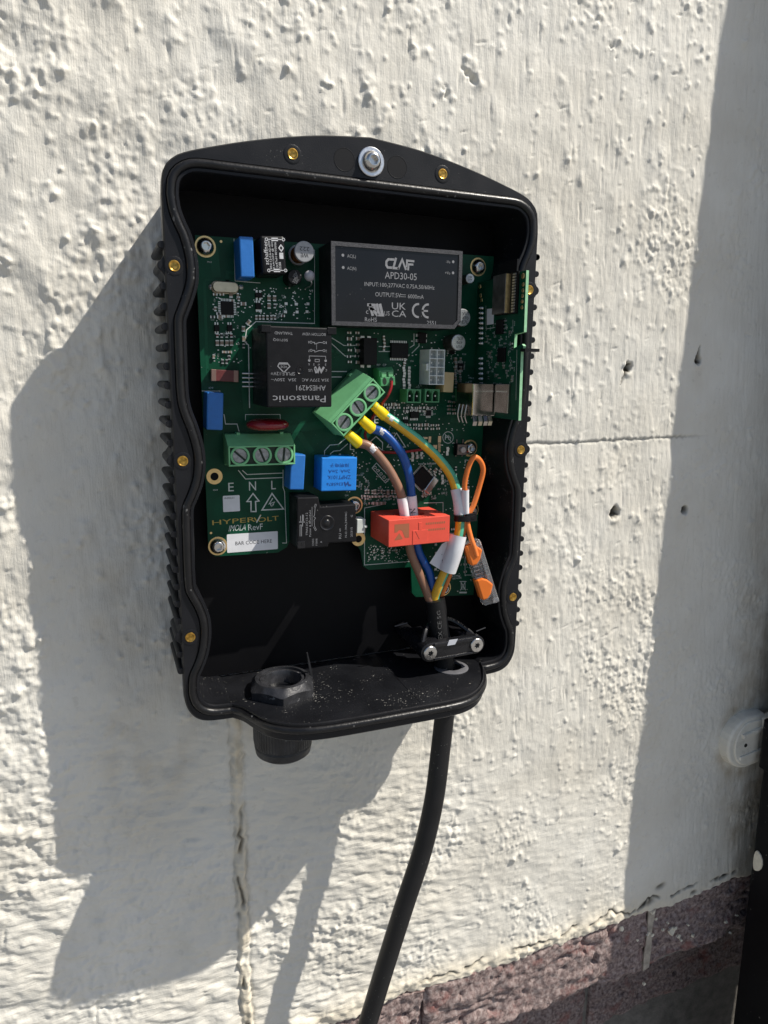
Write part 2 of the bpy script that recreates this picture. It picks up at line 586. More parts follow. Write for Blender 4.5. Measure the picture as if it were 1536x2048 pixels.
def field(nx, nz, dx, sx, sz, ang=0.0):
    """smooth random field, unit variance, correlation lengths sx,sz (mm)"""
    w = RNG.standard_normal((nz, nx))
    kx = np.fft.fftfreq(nx, dx) * 2 * PI
    kz = np.fft.fftfreq(nz, dx) * 2 * PI
    KX, KZ = np.meshgrid(kx, kz)
    c, s = math.cos(ang), math.sin(ang)
    a, b = KX * c + KZ * s, -KX * s + KZ * c
    g = np.exp(-0.25 * ((a * sx) ** 2 + (b * sz) ** 2))
    r = np.fft.ifft2(np.fft.fft2(w) * g).real
    return (r - r.mean()) / r.std()
def smooth(a, lo, hi):
    t = np.clip((a - lo) / (hi - lo), 0, 1)
    return t * t * (3 - 2 * t)

def build_wall():
    dx = 0.92
    X0, X1, Z0, Z1 = -300.0, 600.0, -478.0, 395.0
    fx = np.arange(X0, X1, dx)
    fz = np.arange(Z0, Z1, dx)
    nx, nz = len(fx), len(fz)
    GX, GZ = np.meshgrid(fx, fz)
    F = lambda sx, sz, ang=0.0: field(nx, nz, dx, sx, sz, ang)
    right = smooth(GX + 0.02 * GZ, 285, 330)               # sheltered smoother strip by the pipe
    low = smooth(-GZ - 0.25 * GX, 170, 300) * (1 - right)              # trowelled lower part
    lowleft = low * (1 - smooth(GX, 40, 160))
    hgt = F(60, 60) * 0.9 + F(17, 19) * (0.24 + 0.26 * (1 - smooth(GX, -130, -20)))
    lump = F(7, 9)
    hgt += (0.22 + 0.30 * (1 - smooth(GX, -120, 60))) * lump * (1 - 0.45 * right)
    # crusty patches
    patch = smooth(F(26, 32) - 0.1 + 0.5 * (1 - smooth(GX, -60, 120)), 0.0, 1.4)
    crust = 0.85 * F(2.3, 2.8) + 0.55 * F(1.25, 1.5)
    ridge = np.clip(crust, -0.35, 2.4)
    hgt += ridge * 0.46 * (0.10 + 1.0 * patch) * (1 - 0.4 * right) * (1 - 0.1 * lowleft)
    hgt += F(1.2, 1.6) * 0.075 * (0.55 + patch) * (1 - 0.5 * right)
    hgt -= 0.6 * smooth(F(1.1, 8, 0.05), 1.9, 2.9) * (1 - low)
    hgt -= 0.5 * smooth(F(5, 1.1, 0.3), 2.2, 3.0) * (1 - low)      # scratches in the paint
    # paint drag
    hgt += F(1.5, 11, 0.12) * 0.09 * (1 - low) + F(2.0, 9, -0.2) * 0.06 * (1 - low)
    tro = F(13, 2.0, -0.16) * 0.15 + F(9, 2.4, -0.42) * 0.15 + F(3.4, 1.5, -0.2) * 0.16 + F(5, 4) * 0.2 - 0.7 * smooth(F(9, 1.4, -0.25), 1.7, 2.8)
    tro -= 0.8 * smooth(F(1.4, 12, -0.1), 2.5, 3.3)
    hgt += tro * (0.3 * low + 0.95 * lowleft)
    # pebbles under the paint
    def splat(x, z, r, a, ex=1.0, ang=0.0, power=1.0, target=hgt):
        i0, i1 = int((x - X0 - 3 * r) / dx), int((x - X0 + 3 * r) / dx) + 1
        j0, j1 = int((z - Z0 - 3 * r) / dx), int((z - Z0 + 3 * r) / dx) + 1
        i0, j0 = max(i0, 0), max(j0, 0)
        i1, j1 = min(i1, nx), min(j1, nz)
        if i1 <= i0 or j1 <= j0:
            return
        ux, uz = GX[j0:j1, i0:i1] - x, GZ[j0:j1, i0:i1] - z
        c, s = math.cos(ang), math.sin(ang)
        d2 = ((ux * c + uz * s) / ex) ** 2 + (-ux * s + uz * c) ** 2
        target[j0:j1, i0:i1] += a * np.exp(-(d2 / (r * r)) ** power)
    peb = np.zeros_like(hgt)
    N = 8600
    dens = smooth(F(45, 45), -1.6, 1.2)
    for k in range(N):
        x, z = RNG.uniform(X0, X1), RNG.uniform(Z0, Z1)
        i, j = min(int((x - X0) / dx), nx - 1), min(int((z - Z0) / dx), nz - 1)
        if RNG.random() > 0.25 + 0.75 * dens[j, i]:
            continue
        k_ = 1 - 0.45 * right[j, i]
        k_ *= (1 - 0.3 * lowleft[j, i]) * (1 - 0.22 * (x > 60))
        u = RNG.random()
        if u < 0.86:
            r, a = RNG.uniform(1.2, 2.4), RNG.uniform(0.4, 1.05)
        else:
            r, a = RNG.uniform(2.2, 4.4), RNG.uniform(0.7, 1.45)
        splat(x, z, r, a * k_, RNG.uniform(0.8, 1.6), RNG.uniform(0, PI), 1.15, peb)
        if a > 1.2 and RNG.random() < 0.6:      # clustered companions
            for q in range(RNG.integers(1, 4)):
                splat(x + RNG.normal(0, 3.5), z + RNG.normal(0, 3.5), r * RNG.uniform(0.4, 0.8), a * RNG.uniform(0.4, 0.9) * k_, 1.2, RNG.uniform(0, PI), 1.2, peb)
        if a > 1.0:                      # drag tail of paint above the lump
            splat(x + RNG.uniform(-1, 1), z + r * 1.5, r * 0.8, a * 0.45 * k_, 1, 0, 1.0, peb)
    hgt += peb * np.clip(0.92 + 0.26 * F(1.5, 1.5), 0.25, 1.7)
    stain = np.zeros_like(GX)
    dirt = np.zeros_like(GX)
    cream = np.zeros_like(GX)
    # damp brown staining beside the enclosure, under it and by the pipe
    nn = F(16, 40)
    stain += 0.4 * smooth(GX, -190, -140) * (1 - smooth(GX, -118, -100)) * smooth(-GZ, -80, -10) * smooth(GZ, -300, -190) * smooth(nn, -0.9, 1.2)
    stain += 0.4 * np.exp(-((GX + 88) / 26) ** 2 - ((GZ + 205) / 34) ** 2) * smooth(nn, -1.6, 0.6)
    stain += 0.5 * smooth(GX, 375, 440) * smooth(F(20, 60), -1.8, 0.8) + 0.06 * right
    for px, py, r in ((395, 300, 36),):
        pass
    g = (GX - 428) ** 2 + ((GZ + 305) * 0.9) ** 2
    stain += 0.6 * np.exp(-((np.sqrt(g) - 33) / 5.0) ** 2)
    # drilled holes with broken edges
    for x, z, r, tail in ((244.1, 57.1, 2.9, 1), (317.5, 64.4, 2.6, 2), (241.9, -61.9, 3.5, 0), (319.0, -64.5, 2.7, 0)):
        splat(x, z, r * 1.2, -6.5, 1.0, 0, 2.2)
        splat(x, z, r * 1.3, 1.0, 1.0, 0, 2.6, dirt)
        for q in range(9):                      # broken edge
            t = RNG.uniform(0, 2 * PI)
            e = r * RNG.uniform(0.9, 1.35)
            splat(x + e * math.cos(t), z + e * math.sin(t), r * RNG.uniform(0.25, 0.5), -RNG.uniform(0.8, 2.4), 1.3, t, 1.4)
            if q < 4:
                splat(x + e * math.cos(t), z + e * math.sin(t), r * RNG.uniform(0.25, 0.5), 0.7, 1.3, t, 1.4, dirt)
        splat(x + 0.3, z - r * 1.9, r * 0.9, 1.3, 1.5, 0.2, 1.4)
        splat(x - r * 1.4, z + r * 0.6, r * 0.6, 0.8, 1.2, 0.7, 1.4)
        if tail:
            sx, sz = (-0.45, -1.0) if tail == 1 else (0.1, 1.0)
            for q in range(9):
                t = 1.2 + q * 0.42
                qx, qz = x + sx * r * t + RNG.normal(0, 0.3), z + sz * r * t
                splat(qx, qz, 1.3 - q * 0.09, -1.6, 1, 0, 1.4)
                splat(qx, qz, 1.4 - q * 0.1, 0.6, 1, 0, 1.4, dirt)
        stain += 0.25 * np.exp(-((GX - x) / 7) ** 2 - ((GZ - z + 9) / 12) ** 2)
    # chips in the top right crust
    for x, z, r in ((86, 247, 4.0), (93, 243, 4.5), (70, 232, 3.5), (205, 282, 2.5), (66, 300, 3.5)):
        for q in range(6):
            splat(x + RNG.normal(0, 2.4), z + RNG.normal(0, 2.4), r * RNG.uniform(0.25, 0.5), -RNG.uniform(0.6, 1.6), 1.5, RNG.uniform(0, 3), 1.6)
            splat(x + RNG.normal(1, 4.0), z + RNG.normal(1, 4.0), r * RNG.uniform(0.3, 0.7), RNG.uniform(0.4, 1.1), 1.3, RNG.uniform(0, 3), 1.2)
    # hairline crack running right from the enclosure
    wob = np.interp(fx, np.linspace(X0, X1, 240), np.cumsum(RNG.standard_normal(240)) * 0.16)
    wob -= np.interp(fx, [100, 340], [np.interp(100, fx, wob), np.interp(340, fx, wob)])
    wob = wob + np.interp(fx, np.linspace(X0, X1, 520), RNG.standard_normal(520) * 0.35)
    cz = -1.5 + wob + 0.010 * (fx - 150)
    cw = (0.75 + 0.45 * np.abs(np.interp(fx, np.linspace(X0, X1, 150), RNG.standard_normal(150))))[None, :]
    on = smooth(fx, 95, 110) * (1 - smooth(fx, 300, 345))
    dz = np.abs(GZ - cz[None, :])
    hgt -= 1.3 * np.exp(-(dz / cw) ** 2) * on[None, :]
    hgt -= 0.5 * smooth(cz[None, :] - GZ, 0, 2.0) * (1 - smooth(cz[None, :] - GZ, 2, 40)) * on[None, :]
    dirt += 0.5 * np.exp(-(dz / (0.7 * cw)) ** 2) * on[None, :]
    # vertical filled joint under the enclosure
    wz = np.interp(fz, np.linspace(Z0, Z1, 220), RNG.standard_normal(220) * 0.7)
    cxs = -76.6 - 0.0065 * (fz + 300) + wz
    ux = GX - cxs[:, None]
    vis = smooth(-fz, 150, 175)[:, None]
    rough = F(3, 5)
    hgt += vis * (2.3 * np.exp(-(np.abs(ux) / 3.8) ** 4) * (1 + 0.4 * rough) - 1.1 * np.exp(-((np.abs(ux) - 4.2) / 1.0) ** 2))
    gap = vis * np.exp(-((ux - 0.3 - 1.0 * F(5, 7)) / (1.5)) ** 2) * smooth(F(6, 10) + 0.0, 0.1, 0.9) * smooth(-fz, 225, 250)[:, None]
    hgt -= 3.6 * gap
    base_gap = vis * np.exp(-((ux + 0.8) / 2.6) ** 2) * 0.8 * smooth(-fz, 425, 450)[:, None]
    hgt -= 4.0 * base_gap * (0.6 + 0.4 * smooth(rough, -1, 1))
    dirt += vis * 0.3 * np.exp(-((np.abs(ux) - 4.6) / 0.9) ** 2) * smooth(rough, -0.8, 1.0)
    dirt += 0.85 * gap + 0.75 * base_gap * smooth(rough, -1.0, 0.8)
    stain += vis * 0.6 * np.exp(-(np.abs(ux) / 4.0) ** 2)
    cream += vis * 0.85 * np.exp(-(np.abs(ux) / 4.3) ** 4) * smooth(rough, -2.6, 0.4)
    # swollen drip bead along the foot of the render with an open crack above it
    foot = -475.5 + np.interp(fx, np.linspace(X0, X1, 34), RNG.standard_normal(34) * 1.6) + np.interp(fx, np.linspace(X0, X1, 300), RNG.standard_normal(300) * 0.9)
    edge = GZ - foot[None, :]
    step = smooth(GX, 315, 330)
    hgt += 1.9 * np.exp(-((edge - 9) / 9) ** 2) * (1 - 0.6 * step) * (1 + 0.35 * F(4, 3))
    ck = 13 + np.interp(fx, np.linspace(X0, X1, 230), RNG.standard_normal(230) * 0.9) + np.interp(fx, np.linspace(X0, X1, 40), RNG.standard_normal(40) * 2.4)
    on2 = (smooth(np.interp(fx, np.linspace(X0, X1, 90), RNG.standard_normal(90)), -0.5, 0.4) * smooth(fx, 60, 90) * (1 - smooth(fx, 420, 440)))[None, :]
    cg = np.exp(-((edge - ck[None, :]) / 1.1) ** 2) * on2
    hgt -= 2.2 * cg
    dirt += 0.9 * np.exp(-((edge - ck[None, :]) / 1.4) ** 2) * on2
    cream += 0.75 * np.exp(-((edge - 8) / 13) ** 2) * (1 - 0.5 * step)
    # dark scabs just right of the shadow edge
    for px, py, r in ((1322, 1773, 3.4), (1300, 1803, 3.2), (1286, 1806, 3.0), (1388, 1785, 2.4), (1450, 1752, 2.6), (1470, 1745, 2.2), (1435, 1757, 2.2)):
        p = at(px, py, 0)
        splat(p.x, p.z, r, 0.8, 1.7, 0.2, 1.4, dirt)
        splat(p.x, p.z, r, -1.6, 1.7, 0.2, 1.4)
    roll = np.clip((foot[None, :] + 3 - GZ) / 3.0, 0, None)
    hgt -= 2.5 * roll ** 2
    # ---- mesh with coarse margins far outside the frame
    mx0 = np.array([-4000, -1500, -700, -420, -330.0])
    mx1 = np.array([630, 720, 1000, 2000, 4500.0])
    mz1 = np.array([420, 520, 800, 1500, 2600.0])
    xs = np.concatenate([mx0, fx, mx1])
    zs = np.concatenate([fz, mz1])
    fade = smooth(GX, X0, X0 + 12) * (1 - smooth(GX, X1 - 12, X1)) * (1 - smooth(GZ, Z1 - 12, Z1))
    def pad(a, f=True):
        A = np.zeros((len(zs), len(xs)))
        A[:nz, len(mx0):len(mx0) + nx] = a * fade if f else a
        return A
    hh = pad(hgt)
    XX, ZZ = np.meshgrid(xs, zs)
    co = np.stack([XX, -hh, ZZ], -1).reshape(-1, 3) * 0.001
    R_, K_ = len(zs), len(xs)
    idx = np.arange(R_ * K_).reshape(R_, K_)
    q = np.stack([idx[:-1, :-1], idx[:-1, 1:], idx[1:, 1:], idx[1:, :-1]], -1).reshape(-1, 4)
    me = bpy.data.meshes.new('render_coat')
    me.vertices.add(len(co))
    me.vertices.foreach_set('co', co.ravel())
    me.loops.add(q.size)
    me.loops.foreach_set('vertex_index', q.ravel().astype(np.int32))
    me.polygons.add(len(q))
    me.polygons.foreach_set('loop_start', (np.arange(len(q)) * 4).astype(np.int32))
    me.polygons.foreach_set('use_smooth', np.ones(len(q), dtype=bool))
    me.update(calc_edges=True)
    sideways = np.clip(low * 0.55 + lowleft * 0.5, 0, 1)
    for nm, a in (('stain', stain), ('dirt', dirt), ('cream', cream), ('sideways', sideways)):
        at_ = me.attributes.new(nm, 'FLOAT', 'POINT')
        at_.data.foreach_set('value', np.clip(pad(a, False), 0, 1).ravel().astype(np.float32))
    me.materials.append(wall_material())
    return me

wall = thing('house_wall', 'cream painted rough render house wall above a dark brick plinth', 'wall', (0, 0, -1150))
link('render_coat', build_wall(), wall)

def brick_material():
    m = bpy.data.materials.new('purple_grey_painted_brick')
    m.use_nodes = True
    n, l = m.node_tree.nodes, m.node_tree.links
    b = n['Principled BSDF']
    b.inputs['Roughness'].default_value = 0.85
    tc = n.new('ShaderNodeTexCoord')
    def noise(s, d=5):
        t = n.new('ShaderNodeTexNoise')
        t.inputs['Scale'].default_value = s
        t.inputs['Detail'].default_value = d
        t.inputs['Roughness'].default_value = 0.65
        l.new(tc.outputs['Object'], t.inputs['Vector'])
        return t.outputs['Fac']
    r = n.new('ShaderNodeValToRGB')
    e = r.color_ramp.elements
    e[0].position, e[0].color = 0.32, (0.055, 0.038, 0.038, 1)
    e[1].position, e[1].color = 0.66, (0.41, 0.335, 0.315, 1)
    x = e.new(0.46)
    x.color = (0.215, 0.155, 0.145, 1)
    l.new(noise(260, 9), r.inputs['Fac'])
    s = n.new('ShaderNodeMapRange')
    s.inputs['From Min'].default_value = 0.54
    s.inputs['From Max'].default_value = 0.70
    s.inputs['To Max'].default_value = 0.7
    l.new(noise(42, 5), s.inputs['Value'])
    mx = n.new('ShaderNodeMix')
    mx.data_type = 'RGBA'
    l.new(s.outputs[0], mx.inputs['Factor'])
    l.new(r.outputs['Color'], mx.inputs['A'])
    mx.inputs['B'].default_value = (0.24, 0.075, 0.062, 1)
    l.new(mx.outputs['Result'], b.inputs['Base Color'])
    bp = n.new('ShaderNodeBump')
    bp.inputs['Strength'].default_value = 0.8
    bp.inputs['Distance'].default_value = 0.0012
    l.new(noise(420, 6), bp.inputs['Height'])
    l.new(bp.outputs[0], b.inputs['Normal'])
    return m
BRICK = brick_material()
MORTAR = mat('grey_mortar', (0.20, 0.185, 0.165), 0.9, var=0.3, vscale=90, bump=0.8, bscale=350, bdist=0.001)

def brick(x0, x1, z0, z1, h, parent, rough=1.0):
    """one weathered brick: rough front, ragged lower arris"""
    st = 1.7
    n, k = int((x1 - x0) / st), int((z1 - z0) / st)
    xs, zs = np.linspace(x0, x1, n + 1), np.linspace(z0, z1, k + 1)
    GX, GZ = np.meshgrid(xs, zs)
    nz, nx = GX.shape
    f = lambda a, b_: field(nx, nz, st, a, b_)
    hh = 0.5 * f(30, 12) + 0.5 * f(9, 4) + 0.4 * f(2.6, 2.6)
    crack = np.exp(-(np.abs(f(26, 8)) / 0.12) ** 2)
    hh -= 1.8 * crack * smooth(f(20, 20), -0.1, 0.7)
    hh -= 2.6 * smooth(f(4.5, 4.5), 1.7, 2.2)
    hh *= rough
    d = np.minimum(np.minimum(GX - x0, x1 - GX), np.minimum(GZ - z0, z1 - GZ))
    top = np.where((z1 - GZ) < d + 0.01, 0.25, 1.0)
    hh -= 3.2 * top * (1 - smooth(d + f(6, 6) * 1.2, -1.0, 6.5)) ** 1.5
    rag = f(9, 9)[0] * 1.7
    GZ = GZ + rag[None, :] * (1 - smooth(GZ, z0, z0 + 14))
    V = [(GX[j, i], -(h + hh[j, i]), GZ[j, i]) for j in range(nz) for i in range(nx)]
    Fc = [(j * nx + i, j * nx + i + 1, (j + 1) * nx + i + 1, (j + 1) * nx + i) for j in range(nz - 1) for i in range(nx - 1)]
    ring = [i for i in range(nx)] + [j * nx + nx - 1 for j in range(1, nz)] + [(nz - 1) * nx + i for i in range(nx - 2, -1, -1)] + [j * nx for j in range(nz - 2, 0, -1)]
    b0 = len(V)
    V += [(V[i][0], -(h - 45), V[i][2]) for i in ring]
    L = len(ring)
    Fc += [(ring[(q + 1) % L], ring[q], b0 + q, b0 + (q + 1) % L) for q in range(L)]
    mb = MB()
    mb.add(V, Fc)
    return mb.build('brick', BRICK, parent, smooth=50)
for x0, x1 in ((-170, 76.6), (77.4, 326), (333, 579), (587, 833)):
    brick(x0, x1, -545, -473, 0.6 if x0 < 330 else -1.8, wall, 1.4)
for x0, x1 in ((-50, 196), (204, 450), (458, 704)):
    brick(x0, x1, -622, -553, -75, wall, 0.8)
for x0, x1 in ((78, 325), (333, 579), (587, 833)):
    brick(x0, x1, -698, -630, -77, wall, 0.8)
mb = MB()
mb.box(-4000, 4500, 9, 128, -549.5, -470)
mb.box(-4000, 4500, 84, 130, -1160, -549.6)
mb.build('mortar_bed', MORTAR, wall)
# the vertical mortar dab filling the joint in the proud course
mb = MB()
pts = [(326, -545), (333.5, -543), (334, -520), (332.5, -495), (335, -474), (325, -474), (326.5, -500), (325, -525)]
mb.prism([(x, z) for x, z in pts], -1.5, 0.4)
mb.build('mortar_joint', mat('cream_splashed_mortar', (0.42, 0.37, 0.31), 0.85, var=0.3, vscale=120, bump=0.8, bscale=400, bdist=0.001), wall,
         frame_of((0, 0, 0), (1, 0, 0)), bevel=0.6)
# flaked-off bits of cream paint stuck to the brick
FLAKE = mat('cream_paint_flake', (0.80, 0.74, 0.60), 0.6, var=0.1, vscale=300)
for px, py, r in ((1343, 1862, 6.0), (1357, 1872, 3.6), (1386, 1871, 3.4), (1296, 1868, 3.0), (1304, 1870, 2.6), (1284, 1820, 4.0), (1306, 1825, 3.0),
                  (1452, 1844, 2.6), (1474, 1831, 1.8), (1326, 1860, 2.0), (1280, 1885, 2.6), (1461, 1866, 1.8), (1243, 1857, 3.4), (1376, 1850, 1.6),
                  (1312, 1838, 1.8), (1274, 1880, 2.0), (1336, 1846, 1.6), (1350, 1856, 2.6), (1288, 1968, 2.2), (1362, 1880, 1.8)):
    p = at(px, py, 1)
    mb = MB()
    k = random.randint(6, 8)
    ph = random.uniform(0, 6)
    mb.prism([(r * random.uniform(0.55, 1.1) * math.cos(2 * PI * i / k + ph), 0.7 * r * random.uniform(0.55, 1.1) * math.sin(2 * PI * i / k + ph)) for i in range(k)], -1.2, 0.9)
    n = Vector((random.uniform(-0.1, 0.5), -1, random.uniform(0.0, 0.7)))
    mb.build('paint_flake', FLAKE, wall, frame_of((p.x, -1.0, p.z), (1, 0, random.uniform(-.3, .3)), n))

# ---- black panel at the right edge, widened out of view to block sun; painted-over bracket
edge_panel = thing('black_panel', 'black panel standing off the wall at the right edge, widened out of view to block sun', 'panel', (601, -70, -1140))
LEAN = 0.0165
def panel_sec(w, d, z0, z1, rr):
    mb = MB()
    pr = rrect(w, d, rr)
    n = len(pr)
    vs = []
    for z in (z0, z1):
        hc = 48 + (185 - z) * LEAN
        vs += [(596 + a, -hc + b, z) for a, b in pr]
    mb.add(vs, [tuple(range(n - 1, -1, -1)), tuple(range(n, 2 * n))] + [(i, (i + 1) % n, n + (i + 1) % n, n + i) for i in range(n)])
    return mb
panel_sec(330, 70, -1140, 2400, 4).build('widened_panel', PANELB, edge_panel, smooth=30)
panel_sec(337, 77, -326, -276, 5).build('panel_rail', PANELB, edge_panel, smooth=30, bevel=1.0)
PAINTED = mat('thick_cream_paint', (0.84, 0.80, 0.70), 0.3, var=0.1, vscale=60, bump=0.4, bscale=120, bdist=0.001)
def half_disc(cx, r, x1, n=14):
    return [(x1, r)] + [(cx + r * math.cos(math.radians(90 + 180 * k / n)), r * math.sin(math.radians(90 + 180 * k / n))) for k in range(n + 1)] + [(x1, -r * 0.92)]
mb = MB()
fr = frame_of((424, -1.0, -304), (1, 0, 0))
mb.prism(half_disc(0, 29, 20), -6, 9.0, taper=0.05)
mb.prism([(12, 24), (36, 31), (40, 31), (40, 22), (24, 16), (12, 14)], 5, 26)
br = mb.build('wall_bracket', PAINTED, edge_panel, fr, bevel=2.4, seg=3)
br['label'] = 'rounded wall bracket painted over in cream'
mb = MB()
mb.prism([(a * 0.8 - 2, b) for a, b in half_disc(0, 24, 18)], 8.8, 10.6, taper=0.05)
mb.prism([(-14, 12), (16, 17), (16, 12.5), (-13, 7.5)], 10, 13)
mb.prism([(-14, -12), (16, -8), (16, -12.5), (-13, -16)], 10, 12)
mb.build('bracket_lug', PAINTED, br, fr, bevel=1.2, seg=3)
mb = MB()
mb.cyl(2.0, 10, 10.9, -7, -1, 10)
mb.build('bracket_hole', mat('dark_hole', (0.02, 0.018, 0.015), 0.8), br, fr)
mb = MB()
p = at(1514, 1722, 40)
mb.prism([(7.5 * math.cos(t) * (1 if math.cos(t) > -0.2 else 0.35), 11 * math.sin(t)) for t in [2 * PI * k / 14 for k in range(14)]], -0.5, 1.6)
q = atx(1513, 1720, 431)
sp = mb.build('paint_splash', FLAKE, edge_panel, frame_of((430.9, q.y, q.z), (0, -1, 0), (-1, 0, 0)), bevel=0.5)

# ================================================================== enclosure
enc = thing('charger_enclosure', 'open black plastic charger enclosure with ribbed sides screwed to the wall', 'enclosure', (0, 0, -160))
HR = 52.0
seal_half = [(0, 157), (30, 157), (60, 157), (84, 157), (95, 157), (101.5, 156.2), (107.3, 153), (110.8, 148), (111.8, 140)]
seal_side = [(111.8, 140), (110.9, 133), (108.5, 126), (105.8, 120), (103.8, 112), (103, 104.6), (103.5, 96.6), (106.4, 87.6), (109.2, 80.7), (110.6, 75),
             (110.9, 52), (110.8, 37), (109.5, 28), (106.2, 18), (103.5, 7), (103, -2.6), (104.5, -12), (107.8, -20.5), (110.3, -26.5), (111, -35.5),
             (111.2, -71), (109.5, -79), (106, -87), (103.5, -96), (103.4, -106), (105.2, -116), (108, -123.5), (110.8, -130), (111.6, -140)]
seal_low = [(111.6, -140), (110.2, -146.5), (106.5, -151.8), (101, -154.7), (94, -155.6), (88, -155.8)]
outer_half = [(0, 182.2), (28, 179.6), (50, 175.9), (70, 171.5), (88.5, 166.6), (104.5, 161.6), (111.5, 157.2), (115.2, 151.5), (116.4, 140)]
outer_low = [(116.4, -140), (115.9, -147), (113.4, -153.6), (108.6, -158.8), (101, -161.2), (88, -161.8)]
lobe = [(88, 52), (85, 60), (78, 73), (71, 82), (62, 90), (52, 94.5), (40, 96), (10, 96), (-20, 95.6), (-42, 94.5), (-56, 91.5), (-66, 86), (-73.5, 77.5), (-78.5, 67), (-82.5, 58), (-88, 52)]
def resamp(poly, n):
    poly = [Vector((p[0], p[1], 0)) for p in poly]
    poly = spline(poly, 10)
    L = [0]
    for a, b in zip(poly[:-1], poly[1:]):
        L.append(L[-1] + (b - a).length)
    out = []
    for k in range(n + 1):
        s = L[-1] * k / n
        i = min(max(next((j for j, v in enumerate(L) if v >= s - 1e-9), len(L) - 1), 1), len(L) - 1)
        t = (s - L[i - 1]) / max(L[i] - L[i - 1], 1e-9)
        q = poly[i - 1].lerp(poly[i], t)
        out.append((q.x, q.y))
    return out
Sh = resamp(seal_half, 34)
Oh = resamp(outer_half, 34)
Ss = resamp(seal_side, 150)
Os = [(116.4, z) for _, z in Ss]
Sl = resamp(seal_low, 16)
Ol = resamp(outer_low, 16)
right_S = Sh[:-1] + Ss[:-1] + Sl[:-1]
right_O = Oh[:-1] + Os[:-1] + Ol[:-1]
lob = resamp(lobe, 60)
pathS = [Vector((x, -HR, z)) for x, z in right_S]
pathO = [Vector((x, -HR, z)) for x, z in right_O]
pathS += [Vector((x, -h, -155.8)) for x, h in lob]
pathO += [Vector((x, -h, -163.0)) for x, h in lob]
n_lobe0, n_lobe1 = len(right_S), len(pathS)
for k in range(n_lobe0, n_lobe1):          # blend outer edge height at the two bends
    e = min(k - n_lobe0, n_lobe1 - 1 - k)
    pathO[k].z = -161.8 - 1.2 * min(1, e / 8)
pathS += [Vector((-p.x, p.y, p.z)) for p in reversed(pathS[1:n_lobe0])]
pathO += [Vector((-p.x, p.y, p.z)) for p in reversed(pathO[1:n_lobe0])]
NP = len(pathS)
def outward(i):
    if n_lobe0 <= i < n_lobe1:
        return Vector((0, 0, -1))
    a, b = pathS[i - 1], pathS[(i + 1) % NP]
    t = b - a
    t.y = 0
    t.normalize()
    return Vector((-t.z, 0, t.x)) if False else Vector((t.z, 0, -t.x)) * -1.0
OW = [outward(i) for i in range(NP)]
cent = Vector((0, 0, 0))
for i in range(NP):                        # make sure they point away from the opening
    if not (n_lobe0 <= i < n_lobe1) and OW[i].dot(Vector((pathS[i].x, 0, pathS[i].z))) < 0:
        OW[i] = -OW[i]
def off(i, d, dy=0.0):
    p = pathS[i] + OW[i] * d
    p.y -= dy
    return p
rings = []
def inset_outer(i, k, y):
    p = pathO[i]
    if n_lobe0 <= i < n_lobe1:
        return Vector((p.x, y, p.z + 1.5))
    return Vector((p.x * (1 - k / 116.0), y, p.z * (1 - k / 165.0)))
back = -2.0
ringdefs = [
    lambda i: Vector((inset_outer(i, 5.0, back))),
    lambda i: inset_outer(i, 4.0, max(pathO[i].y + 9, -HR + 9) if not (n_lobe0 <= i < n_lobe1) else pathO[i].y + 9),
    lambda i: pathO[i] + Vector((0, 8, 0)),
    lambda i: pathO[i] + Vector((0, 1.0, 0)),
    lambda i: pathO[i] - OW[i] * 0.8,
    lambda i: off(i, 2.7),
    lambda i: off(i, 2.4, -1.6),
    lambda i: off(i, -2.3, -1.6),
    lambda i: off(i, -2.5, 0.2),
    lambda i: off(i, -3.9, 0.2),
    lambda i: off(i, -4.3, -0.8),
]
mb = MB()
vs = []
for rd in ringdefs:
    vs += [rd(i) for i in range(NP)]
fs = []
for r in range(len(ringdefs) - 1):
    for i in range(NP):
        j = (i + 1) % NP
        fs.append((r * NP + i, r * NP + j, (r + 1) * NP + j, (r + 1) * NP + i))
mb.add(vs, fs)
mb.build('housing_rim', BLACK, enc, smooth=32)
# inner walls and tray floor
mb = MB()
floor_lift = 0.0
vs = [off(i, -4.3, -0.8) for i in range(NP)]
vs2 = []
for i in range(NP):
    p = off(i, -4.3)
    vs2.append(Vector((p.x, p.y + 3.0, p.z + (-1.6 if n_lobe0 <= i < n_lobe1 else 0))))
vs3 = [Vector((p.x, -7.0, p.z)) for p in vs2]
mb.add(vs + vs2 + vs3, [(a * NP + i, a * NP + (i + 1) % NP, (a + 1) * NP + (i + 1) % NP, (a + 1) * NP + i) for a in (0, 1) for i in range(NP)])
wallm = mb.build('inner_wall', [FLOORB], enc, smooth=35)
mb = MB()
half = [(p.x, p.z) for i, p in enumerate(vs3) if not (n_lobe0 <= i < n_lobe1)]
mb.prism([(x, z) for x, z in half][::-1], 3.0, 9.0)
mb.build('back_plate', INNER, enc, frame_of((0, 0, 0), (1, 0, 0)))
# rubber seal with its joint
mb = MB()
mb.tube([off(i, 0, -0.1) for i in range(NP)], 2.35, 12, closed=True)
mb.build('rubber_seal', RUBBER, enc, smooth=60)
